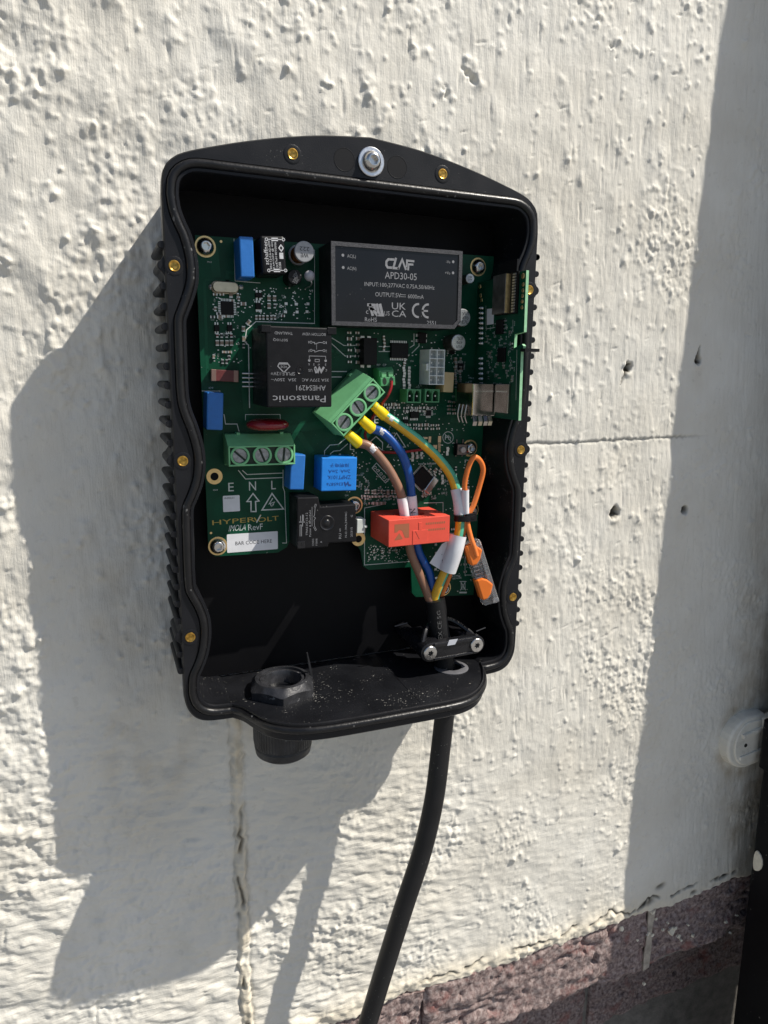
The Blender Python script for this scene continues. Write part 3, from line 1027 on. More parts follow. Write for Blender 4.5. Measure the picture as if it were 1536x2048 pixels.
# ribs along both sides
ribm = None
for sx in (-1, 1):
    for k in range(25):
        if k in (2, 12, 22):
            continue
        z = 125.6 - 10.5 * k
        if ribm is None:
            mb = MB()
            prof = [(-6, -2.0), (1.0, -2.0)] + [(1.2 + 2.0 * math.sin(t), -2.0 * math.cos(t)) for t in [PI * q / 7 for q in range(8)]] + [(1.0, 2.0), (-6, 2.0)]
            mb.prism(prof, 5.0, 50.6)
            o = mb.build('rib', BLACK, enc, frame_of((116.4, 0, z), (1, 0, 0)), bevel=0.5)
            ribm = o
        else:
            o = bpy.data.objects.new('rib', ribm.data)
            C.objects.link(o)
            for md in ribm.modifiers:
                b = o.modifiers.new('bevel', 'BEVEL')
                b.width, b.segments, b.limit_method, b.angle_limit = md.width, md.segments, md.limit_method, md.angle_limit
            fm = frame_of((116.4 * sx, 0, z), (1, 0, 0))
            if sx < 0:
                fm = fm @ Matrix.Diagonal((-1, 1, 1, 1))
            put(o, fm, enc)
# screw bosses with brass inserts
boss = MB()
boss.prism([(-8, -8.0), (0, -6)] + [(0.6 + 3.6 * math.sin(t), -3.2 * math.cos(t)) for t in [PI * q / 7 for q in range(1, 7)]] + [(0, 6), (-8, 8.0)], 22.0, 50.8)
first = None
for sx in (-1, 1):
    for z in (104.6, 0, -105.0):
        fm = frame_of((116.0 * sx, 0, z), (1, 0, 0))
        if sx < 0:
            fm = fm @ Matrix.Diagonal((-1, 1, 1, 1))
        if first is None:
            first = boss.build('screw_boss', BLACK, enc, fm, bevel=0.6)
        else:
            o = link('screw_boss', first.data, enc, fm, bevel=0.6)
ins = None
for x, z in ((-111.5, 104.6), (-111.5, 0), (-111.5, -105), (111.5, 104.6), (111.5, 0), (111.5, -105), (-46.1, 167.5), (46.1, 167.5)):
    fm = frame_of((x, -HR, z), (1, 0, 0))
    if ins is None:
        mb = MB()
        mb.lathe([(5.0, -0.5), (5.0, 0.2), (4.5, 0.35), (3.0, 0.25)], seg=24, mi=1)
        mb.lathe([(3.0, 0.24), (2.9, 0.5), (2.6, 0.55), (2.3, 0.4), (1.75, 0.15)], seg=24)
        mb.add([(1.75 * math.cos(2 * PI * k / 16), 1.75 * math.sin(2 * PI * k / 16), 0.32 + 0.22 * math.cos(2 * PI * k / 16 + 0.8)) for k in range(16)], [tuple(range(16))], 0)
        ins = mb.build('brass_insert', [BRASS, BLACK], enc, fm, smooth=30)
    else:
        link('brass_insert', ins.data, enc, fm)
# ejector pin marks either side of the mounting screw
for x, z in ((-16, 168.2), (16.5, 168.0)):
    mb = MB()
    mb.lathe([(6.3, 0.02), (6.2, 0.14), (6.0, 0.14), (5.9, 0.06)], seg=30)
    mb.disc(5.9, 0.06, seg=30)
    mb.build('moulded_disc', mat('smooth_black_plastic', (0.006, 0.006, 0.0075), 0.5, spec=0.25) if 'smooth_black_plastic' not in MATS else MATS['smooth_black_plastic'], enc, frame_of((x, -HR, z), (1, 0, 0)), smooth=30)
# seam across the tray
a, b = atz(770, 1331, -153), atz(848, 1421, -153)
mb = MB()
mb.box(a.x - 0.3, a.x + 0.3, -88, -16, -155, -152.85)
mb.build('tray_seam', FLOORB, enc)

# mounting screw
def socket_screw(name, label, c, rh, rw, hgt, matw, group=None, parent=None, hexr=None, washer=True, mats=STEEL):
    """button-head screw with a hex socket, seen head-on; local n points out"""
    fm = frame_of(c, (1, 0, 0.15))
    if parent is None:
        t = thing(name, label, 'screw', c, group)
    else:
        t = parent
    hexr = hexr or rh * 0.42
    mb = MB()
    prof = [(rh, 0.0), (rh, hgt * 0.12)]
    for k in range(1, 7):
        a = k / 6
        prof.append((rh + (hexr * 1.12 - rh) * a, hgt * (0.12 + 0.88 * math.sin(a * PI / 2))))
    mb.lathe(prof, seg=30)
    top = hgt
    hx = [(hexr * math.cos(PI / 3 * k), hexr * math.sin(PI / 3 * k)) for k in range(6)]
    rim = [(hexr * 1.12 * math.cos(2 * PI * k / 30), hexr * 1.12 * math.sin(2 * PI * k / 30)) for k in range(30)]
    base = len(mb.v)
    vs = [(x, y, top) for x, y in rim] + [(x, y, top) for x, y in hx] + [(x * 0.9, y * 0.9, top - hgt * 0.7) for x, y in hx]
    fs = []
    for k in range(30):
        h0 = int(((k + 0.5) * 12) / 60 + 0.5) % 6
        h1 = int(((k + 1.5) * 12) / 60 + 0.5) % 6
        if h0 == h1:
            fs.append((k, (k + 1) % 30, 30 + h0))
        else:
            fs.append((k, (k + 1) % 30, 30 + h1, 30 + h0))
    for k in range(6):
        fs.append((30 + k, 30 + (k + 1) % 6, 36 + (k + 1) % 6, 36 + k))
    fs.append(tuple(range(36, 42)))
    mb.add(vs, fs)
    hd = mb.build('screw_head', mats, t, fm, smooth=35)
    if washer:
        mb = MB()
        mb.lathe([(rw, -1.2), (rw, -0.2), (rw - 0.4, 0.1), (rh * 0.6, 0.1)], seg=36)
        mb.build('washer', matw, t if parent is None else hd, fm, smooth=35)
    return t
socket_screw('mounting_screw', 'large steel button screw with washer at the top of the enclosure', (0.0, -(HR + 1.3), 168.8), 5.9, 7.9, 4.2, WASHER, hexr=2.7)

# ================================================================== cable gland in the tray floor
GX_, GH_ = -54.0, 42.0
gl = thing('cable_gland', 'empty scuffed black hex cable gland standing in the tray floor', 'cable gland', (GX_, -GH_, -157))
fm = frame_of((GX_, -GH_, -157.4), (1, 0, 0), (0, 0, 1))
mb = MB()
R6 = 22.8
hexa = [(R6 * math.cos(PI / 3 * k + 0.28), R6 * math.sin(PI / 3 * k + 0.28)) for k in range(6)]
rin, rc = 15.2, 17.4
# hexagonal nut: six sides meeting a chamfered round top
seg = 60
def hexrad(a):
    a = (a - 0.28) % (PI / 3) - PI / 6
    return R6 * math.cos(PI / 6) / math.cos(a)
vs = []
for r in range(5):
    for k in range(seg):
        a = 2 * PI * k / seg
        hr = hexrad(a)
        zz = 12.6 - 0.50 * (hr - R6 * math.cos(PI / 6)) - (0.9 if True else 0)
        rad, z = [(hr, 0.2), (hr, zz - 1.5), (rc, 13.6), (rin, 13.9), (rin - 0.4, 10.5)][r]
        vs.append((rad * math.cos(a), rad * math.sin(a), z))
fs = []
for r in range(4):
    for k in range(seg):
        q = (k + 1) % seg
        fs.append((r * seg + k, r * seg + q, (r + 1) * seg + q, (r + 1) * seg + k))
mb.add(vs, fs)
HEXM = mat('worn_grey_nylon', (0.030, 0.0305, 0.034), 0.26, var=0.4, vscale=160, bump=0.35, bscale=450, dust=0.62, dscale=300, dustcol=(0.25, 0.25, 0.25))
mb.build('hex_nut', HEXM, gl, fm, smooth=28)
mb = MB()
mb.lathe([(14.6, 1.0), (14.6, 12.2), (14.2, 12.6), (12.6, 12.6), (12.2, 12.0), (12.2, -30)], seg=48)
mb.build('threaded_neck', HEXM, gl, fm, smooth=35)
mb = MB()
mb.lathe([(25, 0.0), (25, 0.5), (23.5, 0.9), (21, 0.9)], seg=48)
mb.build('sealing_ring', NUTB, gl, fm, smooth=35)
mb = MB()
seg = 120
vs, fs = [], []
prof = [(19.4, -5.5), (19.4, -28), (19.0, -31), (18.4, -31.6), (18.8, -33), (18.0, -37.5), (15.5, -39.5), (12.5, -39.8), (12.2, -36)]
for r, (rad, z) in enumerate(prof):
    for k in range(seg):
        g = 0.28 * (k % 2) if r < 3 else 0
        a = 2 * PI * k / seg
        vs.append(((rad - g) * math.cos(a), (rad - g) * math.sin(a), z))
for r in range(len(prof) - 1):
    for k in range(seg):
        q = (k + 1) % seg
        fs.append((r * seg + k, r * seg + q, (r + 1) * seg + q, (r + 1) * seg + k))
mb.add(vs, fs)
mb.build('gland_body', NUTB, gl, fm, smooth=18)
a = atz(623, 1352, -146)
b = at(612, 1290, -a.y)
mb = MB()
mb.prism([(-0.9, 0), (0.9, 0), (0.35, 17), (-0.35, 17)], -0.7, 0.7)
mb.build('locking_tab', NUTB, gl, frame_of((a.x, a.y, a.z), (0.98, 0, 0.17)))

# ================================================================== charging cable with its cores
cab = thing('charging_cable', 'thick black charging cable hanging from the enclosure with its coloured cores fanned out', 'cable', (62, -46, -160))
path = [at(869, 1197, 44), at(872, 1215, 44), at(878, 1262, 44), Vector((60.5, -44.5, -138)), Vector((63, -45.5, -158)), Vector((64, -46.2, -176)), at(881, 1500, 47),
        at(868, 1600, 50.5), at(845, 1700, 52.5), at(809, 1810, 53), at(771, 1930, 50), at(735, 2048, 45), at(690, 2190, 40), at(640, 2380, 38), at(600, 2600, 38)]
mb = MB()
sp = spline(path, 8)
mb.tube(sp, [7.1] * len(sp), 24)
sheath = mb.build('cable_sheath', CABLEB, cab, smooth=50)
# lettering along the sheath
mb = MB()
write(mb, 'FLEX CE 5G', 0, 0, 26, 3.0, 7.25, rot=90)
mb.build('lettering', mat('faint_grey_print', (0.10, 0.10, 0.10), 0.6), sheath, frame_of(((path[1] + path[2]) / 2 + Vector((-1.6, 0.2, -4))), (1, 0, 0.1)))

WPRINT = mat('smeared_white_print', (0.66, 0.64, 0.64), 0.5, var=0.3, vscale=900)
def wire(name, pts, r, mats, stripe=None, twist=0.0, n=10, parent=cab):
    mb = MB()
    pts = [p if i < 2 or i > len(pts) - 2 else p + Vector((random.uniform(-.5, .5), random.uniform(-.4, .4), random.uniform(-.4, .4))) for i, p in enumerate(pts)]
    sp = spline(pts, n)
    mb.tube(sp, r, 16, stripe=stripe, twist=twist)
    return mb.build(name, mats, parent, smooth=50), sp
def sleeve(name, pts, r, m, parent, ribs=8):
    mb = MB()
    sp = spline(pts, ribs)
    mb.tube(sp, r, 18, cap=False)
    mb.tube(sp, r - 0.35, 18, cap=False)
    return mb.build(name, m, parent, smooth=50)
# ferrules leave the tilted terminal block towards lower right
F1, F2, F3 = at(756, 819, 33), at(731, 846, 33), at(704, 875, 33)
dirf = (at(771, 833, 33) - F1).normalized()
brown_pts = [F3 - dirf * 3, F3 + dirf * 5, at(738, 893, 35), at(772, 930, 38), at(793, 968, 41), at(804, 1000, 42), at(809.5, 1030, 42), at(814, 1066, 42), at(821, 1105, 41.5), at(835, 1139, 42), at(850, 1172, 43), at(862, 1207, 44)]
w_brown, _ = wire('brown_core', brown_pts, 2.95, [BROWNW, WPRINT], stripe=lambda k, i: 1 if i in (20, 21, 22) and 1 <= k <= 5 and (k * 7 + i * 3) % 5 != 0 else 0)
blue_pts = [F2 - dirf * 3, F2 + dirf * 5, at(768, 867, 36), at(800, 902, 39), at(817, 945, 40), at(823, 985, 40.5), at(826, 1030, 40), at(830, 1066, 40), at(839, 1106, 39.5), at(855, 1140, 40), at(866, 1172, 42), at(871, 1207, 43)]
w_blue, _ = wire('blue_core', blue_pts, 2.95, [BLUEW, WPRINT], stripe=lambda k, i: 1 if i in (17, 18, 19) and 2 <= k <= 5 and (k * 5 + i * 3) % 4 != 0 else 0)
gy_pts = [F1 - dirf * 3, F1 + dirf * 5, at(800, 851, 37), at(838, 881, 40), at(872, 913, 42), at(900, 948, 44), at(914, 980, 46), at(920, 1010, 48), at(921, 1035, 49), at(917, 1066, 50), at(906, 1105, 50), at(890, 1143, 48), at(876, 1172, 46), at(870, 1192, 45), at(868, 1208, 44.5)]
w_gy, _ = wire('green_yellow_core', gy_pts, 3.2, [GREENW, YELLOWW, WPRINT], stripe=lambda k, i: 2 if i in (14, 15) and 2 <= k <= 4 else 0 if (k + 3 + int(max(0, i - 84) * 0.06)) % 16 < 7 else 1, twist=0.002)
or_pts = [at(878, 1206, 43), at(885, 1186, 43.5), at(893, 1165, 45), at(906, 1128, 46), at(921, 1085, 49), at(929, 1050, 50), at(931, 1030, 51), at(931, 1005, 52), at(930, 970, 53), at(936, 934, 54), at(948, 915, 54), at(961, 921, 53), at(966, 941, 52), at(960, 972, 51), at(946, 1008, 50.5), at(937, 1030, 51), at(936, 1050, 52), at(941, 1073, 54), at(948, 1093, 56), at(953, 1112, 57)]
w_or, _ = wire('orange_core', or_pts, 1.75, ORANGEW)
for P0, par in ((F1, w_gy), (F2, w_blue), (F3, w_brown)):
    mb = MB()
    mb.lathe([(2.0, -5), (3.0, -4.5), (3.3, -0.5), (3.55, 3.0), (3.6, 6.6), (3.4, 6.9), (2.9, 6.5)], seg=24)
    mb.build('ferrule', FERRULE, par, frame_of(P0, (0, -1, 0), dirf), smooth=35)
sleeve('marker_sleeve', [at(803.5, 995, 42), at(806.5, 1012, 42), at(810.5, 1036, 42)], 3.35, WHITEP, w_brown)
bs = sleeve('marker_sleeve', [at(823, 991, 40.5), at(824.8, 1012, 40.3), at(826.5, 1036, 40)], 3.35, WHITEP, w_blue)
mb = MB()
write(mb, "N", 0.3, 0, 2.9, 3.4, 0, rot=90)
write(mb, "'", -2.1, 1.2, 0.5, 1.0, 0, rot=90)
pl_ = at(825.0, 1022, 40.2)
dl_ = (CC * 1000 - pl_).normalized()
mb.build('lettering', PRINTD, bs, frame_of(pl_ + dl_ * 3.65, (1, 0, 0.02), dl_))
sleeve('marker_sleeve', [at(913, 978, 46), at(918, 1003, 48), at(920, 1028, 48.5)], 4.1, WHITEP, w_gy)
sleeve('marker_sleeve', [at(930.5, 979, 53), at(930.5, 1003, 52), at(931, 1027, 51)], 2.5, WHITEP, w_or)
# folded paper tag wrapped on the earth core
tg = sleeve('paper_tag', [at(916, 1070, 50), at(908, 1103, 50), at(895, 1141, 48)], 6.0, WHITEP, w_gy)
mb = MB()
p0, p1, p2, p3 = at(884, 1088, 46), at(898, 1080, 49), at(884, 1142, 47), at(859, 1126, 44)
nrm = (p1 - p0).cross(p3 - p0).normalized()
if nrm.y > 0: nrm = -nrm
mb.add([p0, p1, p2, p3] + [p - nrm * 0.3 for p in (p0, p1, p2, p3)], [(0, 1, 2, 3), (4, 7, 6, 5), (0, 4, 5, 1), (1, 5, 6, 2), (2, 6, 7, 3), (3, 7, 4, 0)])
fl = mb.build('paper_flag', WHITEP, w_gy)
mb = MB()
write(mb, 'P', 0, 0, 1.7, 2.3, 0)
write(mb, 'S/', 0.4 - 1.4, -5.6, 2.6, 2.3, 0)
mb.build('lettering', PRINTD, fl, frame_of(at(885, 1106, 46.2) + nrm * 0.25 * 1.0, (p1 - p0) * 0.4 + Vector((1, 0, 0.05)) * 6, nrm))

# cable tie
tie = thing('cable_tie', 'small black cable tie binding the earth and orange wires', 'cable tie', at(927, 1035, 49))
c = at(926, 1035, 50)
mb = MB()
pts = []
for k in range(28):
    a = 2 * PI * k / 28
    pts.append((c.x + 6.4 * math.cos(a), c.y + 5.2 * math.sin(a)))
vs = [(x, y, c.z - 1.9 + 0.04 * (x - c.x)) for x, y in pts] + [(x, y, c.z + 1.9) for x, y in pts] + [((x - c.x) * .85 + c.x, (y - c.y) * .85 + c.y, c.z - 1.9) for x, y in pts] + [((x - c.x) * .85 + c.x, (y - c.y) * .85 + c.y, c.z + 1.9) for x, y in pts]
K = 28
fs = []
for k in range(K):
    q = (k + 1) % K
    fs += [(k, q, K + q, K + k), (2 * K + q, 2 * K + k, 3 * K + k, 3 * K + q), (K + k, K + q, 3 * K + q, 3 * K + k), (q, k, 2 * K + k, 2 * K + q)]
mb.add(vs, fs)
mb.build('tie_band', BLACKC, tie, smooth=40)
hd = at(941, 1034, 52)
mb = MB()
mb.box(-4.2, 3.8, -2.8, 2.8, -3, 2)
mb.box(-1.0, 2.2, -1.2, 1.2, 2.01, 2.4)
mb.build('tie_head', BLACKC, tie, frame_of(hd, (1, 0, 0.05)), bevel=0.5)

# lever connector, clear with two orange levers
ca_, cb_ = at(947, 1086, 56), at(976, 1200, 52)
mid = (ca_ + cb_) / 2
axis = (cb_ - ca_).normalized()
Lc = (cb_ - ca_).length
n_out = Vector((-0.30, -1, 0.12)).normalized()
fm = frame_of(mid, axis, n_out)
lev = thing('lever_connector', 'clear inline lever connector with two orange levers hanging off the orange wire', 'wire connector', mid)
mb = MB()
mb.prism(rrect(Lc, 11.4, 2.2), -5, 2.2)
mb.prism([(-Lc / 2 + 0.5, 1.6), (Lc / 2 - 0.5, 1.6), (Lc / 2 - 1.2, 5.4), (-Lc / 2 + 1.2, 5.4)], 2.0, 5.2)
for a in (-5.4, -2.7, 0, 2.7):
    mb.box(a - 0.7, a + 0.7, -5.5, 5.5, 2.2, 4.2)
for a in (-Lc / 2 + 1.2, Lc / 2 - 4.5):
    mb.prism([(a, 0.5), (a + 3.6, 0.5), (a + 3.6, 5.2), (a, 5.2)], 5.2, 6.6)
mb.build('clear_housing', CLEAR, lev, fm, bevel=0.7, smooth=40)
for s_, a0 in ((1, -Lc / 2 + 1.0), (1, 2.8)):
    mb = MB()
    mb.prism([(a0, -5.9), (a0 + 15.0, -5.9), (a0 + 15.2, -2.5), (a0 + 12.5, 1.0), (a0 + 6.5, 4.6), (a0 + 2.0, 1.5), (a0, -1.5)], 2.3, 6.8, taper=0.05)
    mb.prism([(a0 + 0.5, -6.6), (a0 + 14.0, -6.6), (a0 + 14.0, -4.6), (a0 + 0.5, -4.6)], -3.5, 6.0)
    mb.build('lever', ORANGEL, lev, fm, bevel=0.8)
mb = MB()
mb.box(-Lc / 2 + 4, -2, -1.8, 2.8, -3.2, 0.6)
mb.box(2, Lc / 2 - 4, -1.8, 2.8, -3.2, 0.6)
mb.build('clamp_spring', STEEL, lev, fm, bevel=0.4)

# cable clamp
s1, s2 = at(860, 1306, 59), at(953, 1290, 59)
cl = thing('cable_clamp', 'black cable clamp bar with two steel screws above the tray hole', 'cable clamp', ((s1.x + s2.x) / 2, -48, s1.z - 6))
fm = frame_of((s1 + s2) / 2, s2 - s1)
Ls = (s2 - s1).length
def stadium(L, r, n=10):
    return [(L / 2 + r * math.sin(PI * k / n), -r * math.cos(PI * k / n)) for k in range(n + 1)] + [(-L / 2 - r * math.sin(PI * k / n), r * math.cos(PI * k / n)) for k in range(n + 1)]
GLOSSB = mat('glossy_black_nylon', (0.010, 0.010, 0.012), 0.28, var=0.2, vscale=100)
mb = MB()
mb.prism(stadium(Ls, 6.6), -5.5, -0.4)
mb.prism([(-Ls / 2 + 3, 3.4), (Ls / 2 - 3, 3.4), (Ls / 2 - 3, 6.0), (-Ls / 2 + 3, 6.0)], -0.6, 0.7)
mb.prism([(-Ls / 2 + 3, -6.0), (Ls / 2 - 3, -6.0), (Ls / 2 - 3, -4.2), (-Ls / 2 + 3, -4.2)], -0.6, 0.7)
mb.build('clamp_bar', GLOSSB, cl, fm, bevel=0.5)
mb = MB()
for sx in (-1, 1):
    mb.cyl(5.6, -48, -5.5, sx * Ls / 2, 0, 20)
mb.box(-Ls / 2, -9.0, -5, 6, -34, -6)
mb.box(9.0, Ls / 2, -5, 6, -34, -6)
mb.build('clamp_base', GLOSSB, cl, fm, bevel=0.4)
mb = MB()
pts = [(-Ls / 2 - 2, 3, -8), (-Ls / 2 + 4, 12, -14), (-4, 14.5, -20), (8, 13, -20), (Ls / 2, 6, -12), (Ls / 2 + 2, 3, -7)]
mb.tube(spline(pts, 6), 1.8, 8)
mb.build('clamp_strap', GLOSSB, cl, fm, smooth=40)
for tl_ in ([(-Ls / 2 - 17, 14, -21), (-Ls / 2 - 8, 15.5, -20)], [(Ls / 2 + 4, 6.5, -8), (Ls / 2 + 12, 7.7, -9)]):
    mb = MB()
    mb.tube(tl_, 0.55, 6)
    mb.build('clamp_tail', GLOSSB, cl, fm)
mb = MB()
mb.prism([(-5.5, 3.6), (0.5, 3.6), (2.6, 7.2), (-4, 7.4)], 0.8, 1.1)
mb.build('white_tag', TAG, cl, fm)
for c in (s1, s2):
    mb = MB()
    mb.lathe([(5.0, -2), (5.0, 0.4), (4.6, 0.75), (2.3, 0.85)], seg=28)
    star = [((2.3 if k % 2 == 0 else 1.5) * math.cos(PI * k / 6), (2.3 if k % 2 == 0 else 1.5) * math.sin(PI * k / 6)) for k in range(12)]
    n = len(mb.v)
    mb.add([(x, y, 0.85) for x, y in star] + [(x * .8, y * .8, -1.0) for x, y in star], [tuple(range(12, 24))] + [(k, (k + 1) % 12, 12 + (k + 1) % 12, 12 + k) for k in range(12)], 0)
    ring = [(2.3 * math.cos(2 * PI * k / 12), 2.3 * math.sin(2 * PI * k / 12)) for k in range(12)]
    mb.add([(x, y, 0.85) for x, y in ring] + [(x, y, 0.852) for x, y in star], [(k, (k + 1) % 12, 12 + (k + 1) % 12, 12 + k) for k in range(12)], 0)
    mb.build('clamp_screw', STEEL, cl, frame_of(c + Vector((0, -0.3, 0)), (1, 0, 0.2)), smooth=35)
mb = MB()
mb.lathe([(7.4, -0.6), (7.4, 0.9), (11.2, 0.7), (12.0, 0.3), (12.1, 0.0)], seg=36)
tag(mb.build('cable_hole_light', HOLELIGHT, None, frame_of((66.0, -48.5, -153.0), (1, 0, 0), (0, 0, 1)), smooth=40), 'pale grey ring in the tray floor standing in for sunlit wall seen through the cable hole', 'painted light')  # ring added in place of sunlit wall showing through the uncut hole

# ================================================================== main circuit board
board = thing('main_circuit_board', 'large green circuit board crowded with components inside the enclosure', 'circuit board', (0, -H0, 20))
BF = frame_of((0, -H0, 0), (1, 0, 0))
def bl(px, py, H=0.0):
    p = at(px, py, H0 + H)
    return (p.x, p.z)
outline = [(390, 470), (988, 513), (972, 760), (958, 1000), (947, 1190), (832, 1194), (824, 1186), (822, 1134), (738, 1140), (727, 1133), (722, 1104), (706, 1072), (590, 1072), (578, 1084),
           (574, 1094), (556, 1105), (430, 1113), (417, 1101)]
mb = MB()
poly = [bl(*p) for p in outline]
mb.prism(poly[::-1], -1.8, 0)
mb.build('board_laminate', PCB, board, BF)
mb = MB()
def trace(pts, w):
    mb.strip([bl(*p) for p in pts], w, 0.035)
for pts, w in (([(412, 560), (470, 562)], 1.2), ([(409, 566), (415, 760)], 1.6), ([(416, 740), (470, 742)], 1.0), ([(428, 505), (432, 545)], 5), ([(480, 700), (495, 850), (520, 850)], 3),
               ([(500, 870), (640, 850)], 5), ([(455, 560), (455, 545), (630, 560)], 2), ([(730, 1100), (730, 1125), (815, 1120)], 2.5), ([(870, 1040), (930, 1040), (925, 1180)], 5),
               ([(880, 1000), (890, 1090)], 7), ([(770, 720), (830, 735)], 1.5), ([(905, 840), (950, 850)], 3), ([(660, 700), (720, 715)], 2), ([(600, 870), (620, 900)], 4)):
    trace(pts, w)
for k in range(60):                 # thin meandering signal traces
    x, y = random.uniform(670, 940), random.uniform(670, 1120)
    x = max(x, 742) if y > 1050 else x
    pts = [(x, y)]
    for q in range(3):
        dx = random.choice([-1, 1]) * random.uniform(8, 26)
        x, y = (x + dx, y) if q % 2 == 0 else (x + dx * 0.5, y + abs(dx) * 0.5)
        y = min(y, 1120)
        pts.append((min(max(x, 670 if y < 1060 else 742), 940), y))
    trace(pts, 0.35)
tag(mb.build('copper_trace', PCBTRACE, board, BF), kind='stuff')

silk = MB()
def sl(pts, w=0.5):
    silk.strip([bl(*p) for p in pts], w, 0.06)
def st(s, px, py, wpx, hpx, rot=0.0, slant=0.0):
    c = bl(px, py)
    a = bl(px + wpx / 2, py)
    b = bl(px - wpx / 2, py)
    t = bl(px, py - hpx / 2)
    u = bl(px, py + hpx / 2)
    write(silk, s, c[0], c[1], math.hypot(a[0] - b[0], a[1] - b[1]), math.hypot(t[0] - u[0], t[1] - u[1]), 0.06, rot, 0, slant)
st('E', 462, 974, 11, 17); st('N', 505, 972, 14, 18); st('L', 547, 970, 9, 17)
sl([(502, 1022), (502, 1003), (494, 1003), (506, 987), (518, 1002), (511, 1003), (512, 1023), (502, 1023)], 0.75)
sl([(544, 987), (567, 1018), (524, 1020), (544, 987)], 0.8)
sl([(545, 997), (538, 1008), (549, 1004), (543, 1013)], 0.6)
sl([(543, 1013), (547, 1009)], 0.6); sl([(543, 1013), (541, 1008)], 0.6)
st('IMOLA', 475.5, 1055.5, 34, 12, 0, 0.25)
st('RevF', 511, 1054, 29, 12)
st('MH2', 419, 524, 9, 3); st('MH4', 431, 980, 9, 3); st('MH5', 434, 1075, 8, 3); st('C9', 422, 776, 9, 4)
sl([(477, 941), (491, 958), (566, 955)], 0.5); sl([(485, 941), (494, 949), (566, 946)], 0.5)
sl([(404, 782), (440, 782)], 0.4); sl([(448, 829), (451, 848), (474, 848), (478, 862)], 0.5)
sl([(491, 840), (491, 829), (560, 829), (561, 840)], 0.35)
sl([(499, 815), (497, 690), (490, 684), (493, 660), (512, 643), (629, 647)], 0.55)
sl([(629, 500), (629, 647)], 0.35); sl([(468, 478), (470, 562), (520, 566)], 0.35)
sl([(565, 1086), (573, 1086), (569, 983), (566, 975), (566, 940)], 0.4)
sl([(664, 688), (690, 712), (720, 712)], 0.5); sl([(664, 676), (688, 691), (720, 691)], 0.5); sl([(758, 693), (780, 693)], 0.5); sl([(758, 703), (780, 703)], 0.5)
sl([(664, 743), (693, 743)], 0.5); sl([(664, 754), (683, 754)], 0.5)
sl([(828, 668), (828, 690), (820, 695)], 0.5); sl([(838, 668), (838, 692), (824, 706)], 0.5)
sl([(649, 918), (649, 902), (660, 890), (676, 889), (694, 875)], 0.5); sl([(661, 915), (661, 907), (668, 902), (680, 901), (695, 888)], 0.5)
st('E', 753, 839, 9, 15); st('PP', 757, 730, 7, 4.5); st('CP', 769, 730, 7, 4.5); st('L', 704, 893, 9, 14)
sl([(740, 884), (752, 873), (765, 885), (765, 901), (757, 894)], 0.6); sl([(740, 884), (757, 897)], 0.6)
sl([(793, 866), (811, 894), (774, 894), (793, 866)], 0.6); sl([(793, 876), (789, 884), (796, 882), (792, 889)], 0.5)
sl([(729, 1018), (729, 1130), (830, 1122)], 0.45); sl([(848, 1006), (886, 1005), (886, 1028)], 0.4); sl([(729, 1016), (760, 1010)], 0.4)
sl([(930, 926), (930, 920), (945, 921)], 0.4); sl([(930, 1020), (930, 1150), (948, 1150)], 0.35)
st('Pb', 896, 875, 12, 9)
cb = [(896 + 10.5 * math.cos(2 * PI * k / 24), 875 + 11.5 * math.sin(2 * PI * k / 24)) for k in range(25)]
sl(cb, 0.4); sl([(889, 867), (903, 884)], 0.4)
sl([(744, 936), (753, 926), (781, 956), (771, 966), (744, 936)], 0.4)
for k in range(5):
    c0 = (750 + k * 6.0, 935 + k * 6.4)
    sl([(c0[0] + 2.6 * math.cos(2 * PI * q / 10), c0[1] + 2.6 * math.sin(2 * PI * q / 10)) for q in range(11)], 0.3)
st('Inverse Indicator', 855, 927, 36, 4.5)
sl([(921, 1163), (931, 1180)], 0.5); sl([(931, 1163), (921, 1180)], 0.5); sl([(920, 1163), (932, 1163)], 0.6); sl([(922, 1166), (923, 1178), (930, 1178), (930, 1166)], 0.4); sl([(920, 1185), (932, 1185)], 1.2)
st('2', 904, 859, 4, 5)
st('RCMU', 912, 1152, 16, 4); st('SENSE', 914, 1156.5, 18, 3)
# reference designators scattered round the small parts
codes = ['C12', 'R41', 'R7', 'C33', 'D4', 'U9', 'R15', 'C8', 'Q3', 'R62', 'TP4', 'C54', 'L2', 'R28']
for k in range(150):
    zx = random.choice(((425, 485, 595, 720), (540, 570, 590, 650), (815, 870, 700, 790), (770, 870, 810, 870), (690, 760, 930, 1010), (860, 900, 930, 1000), (700, 830, 985, 1010), (900, 945, 700, 800)))
    st(random.choice(codes), random.uniform(zx[0], zx[1]), random.uniform(zx[2], zx[3]), 6.5, 3.0, random.choice([0, 0, 90]))
tag(silk.build('silkscreen', SILK, board, BF), kind='stuff')
gold = MB()
c = bl(488, 1041)
write(gold, 'HYPER', bl(468, 1042)[0], bl(468, 1042)[1], 27.0, 3.0, 0.06, 1)
write(gold, 'OLT', bl(536.5, 1038)[0], bl(536.5, 1038)[1], 13.6, 3.0, 0.06, 2)
gold.strip([bl(509, 1036), bl(514, 1043), bl(521, 1030)], 0.7, 0.06)
o = gold.build('maker_logo', GOLDPRINT, board, BF)
silk2 = MB()
silk2.strip([bl(513.5, 1044), bl(521, 1031)], 0.7, 0.09)
silk2.build('logo_stroke', SILK, o, BF)
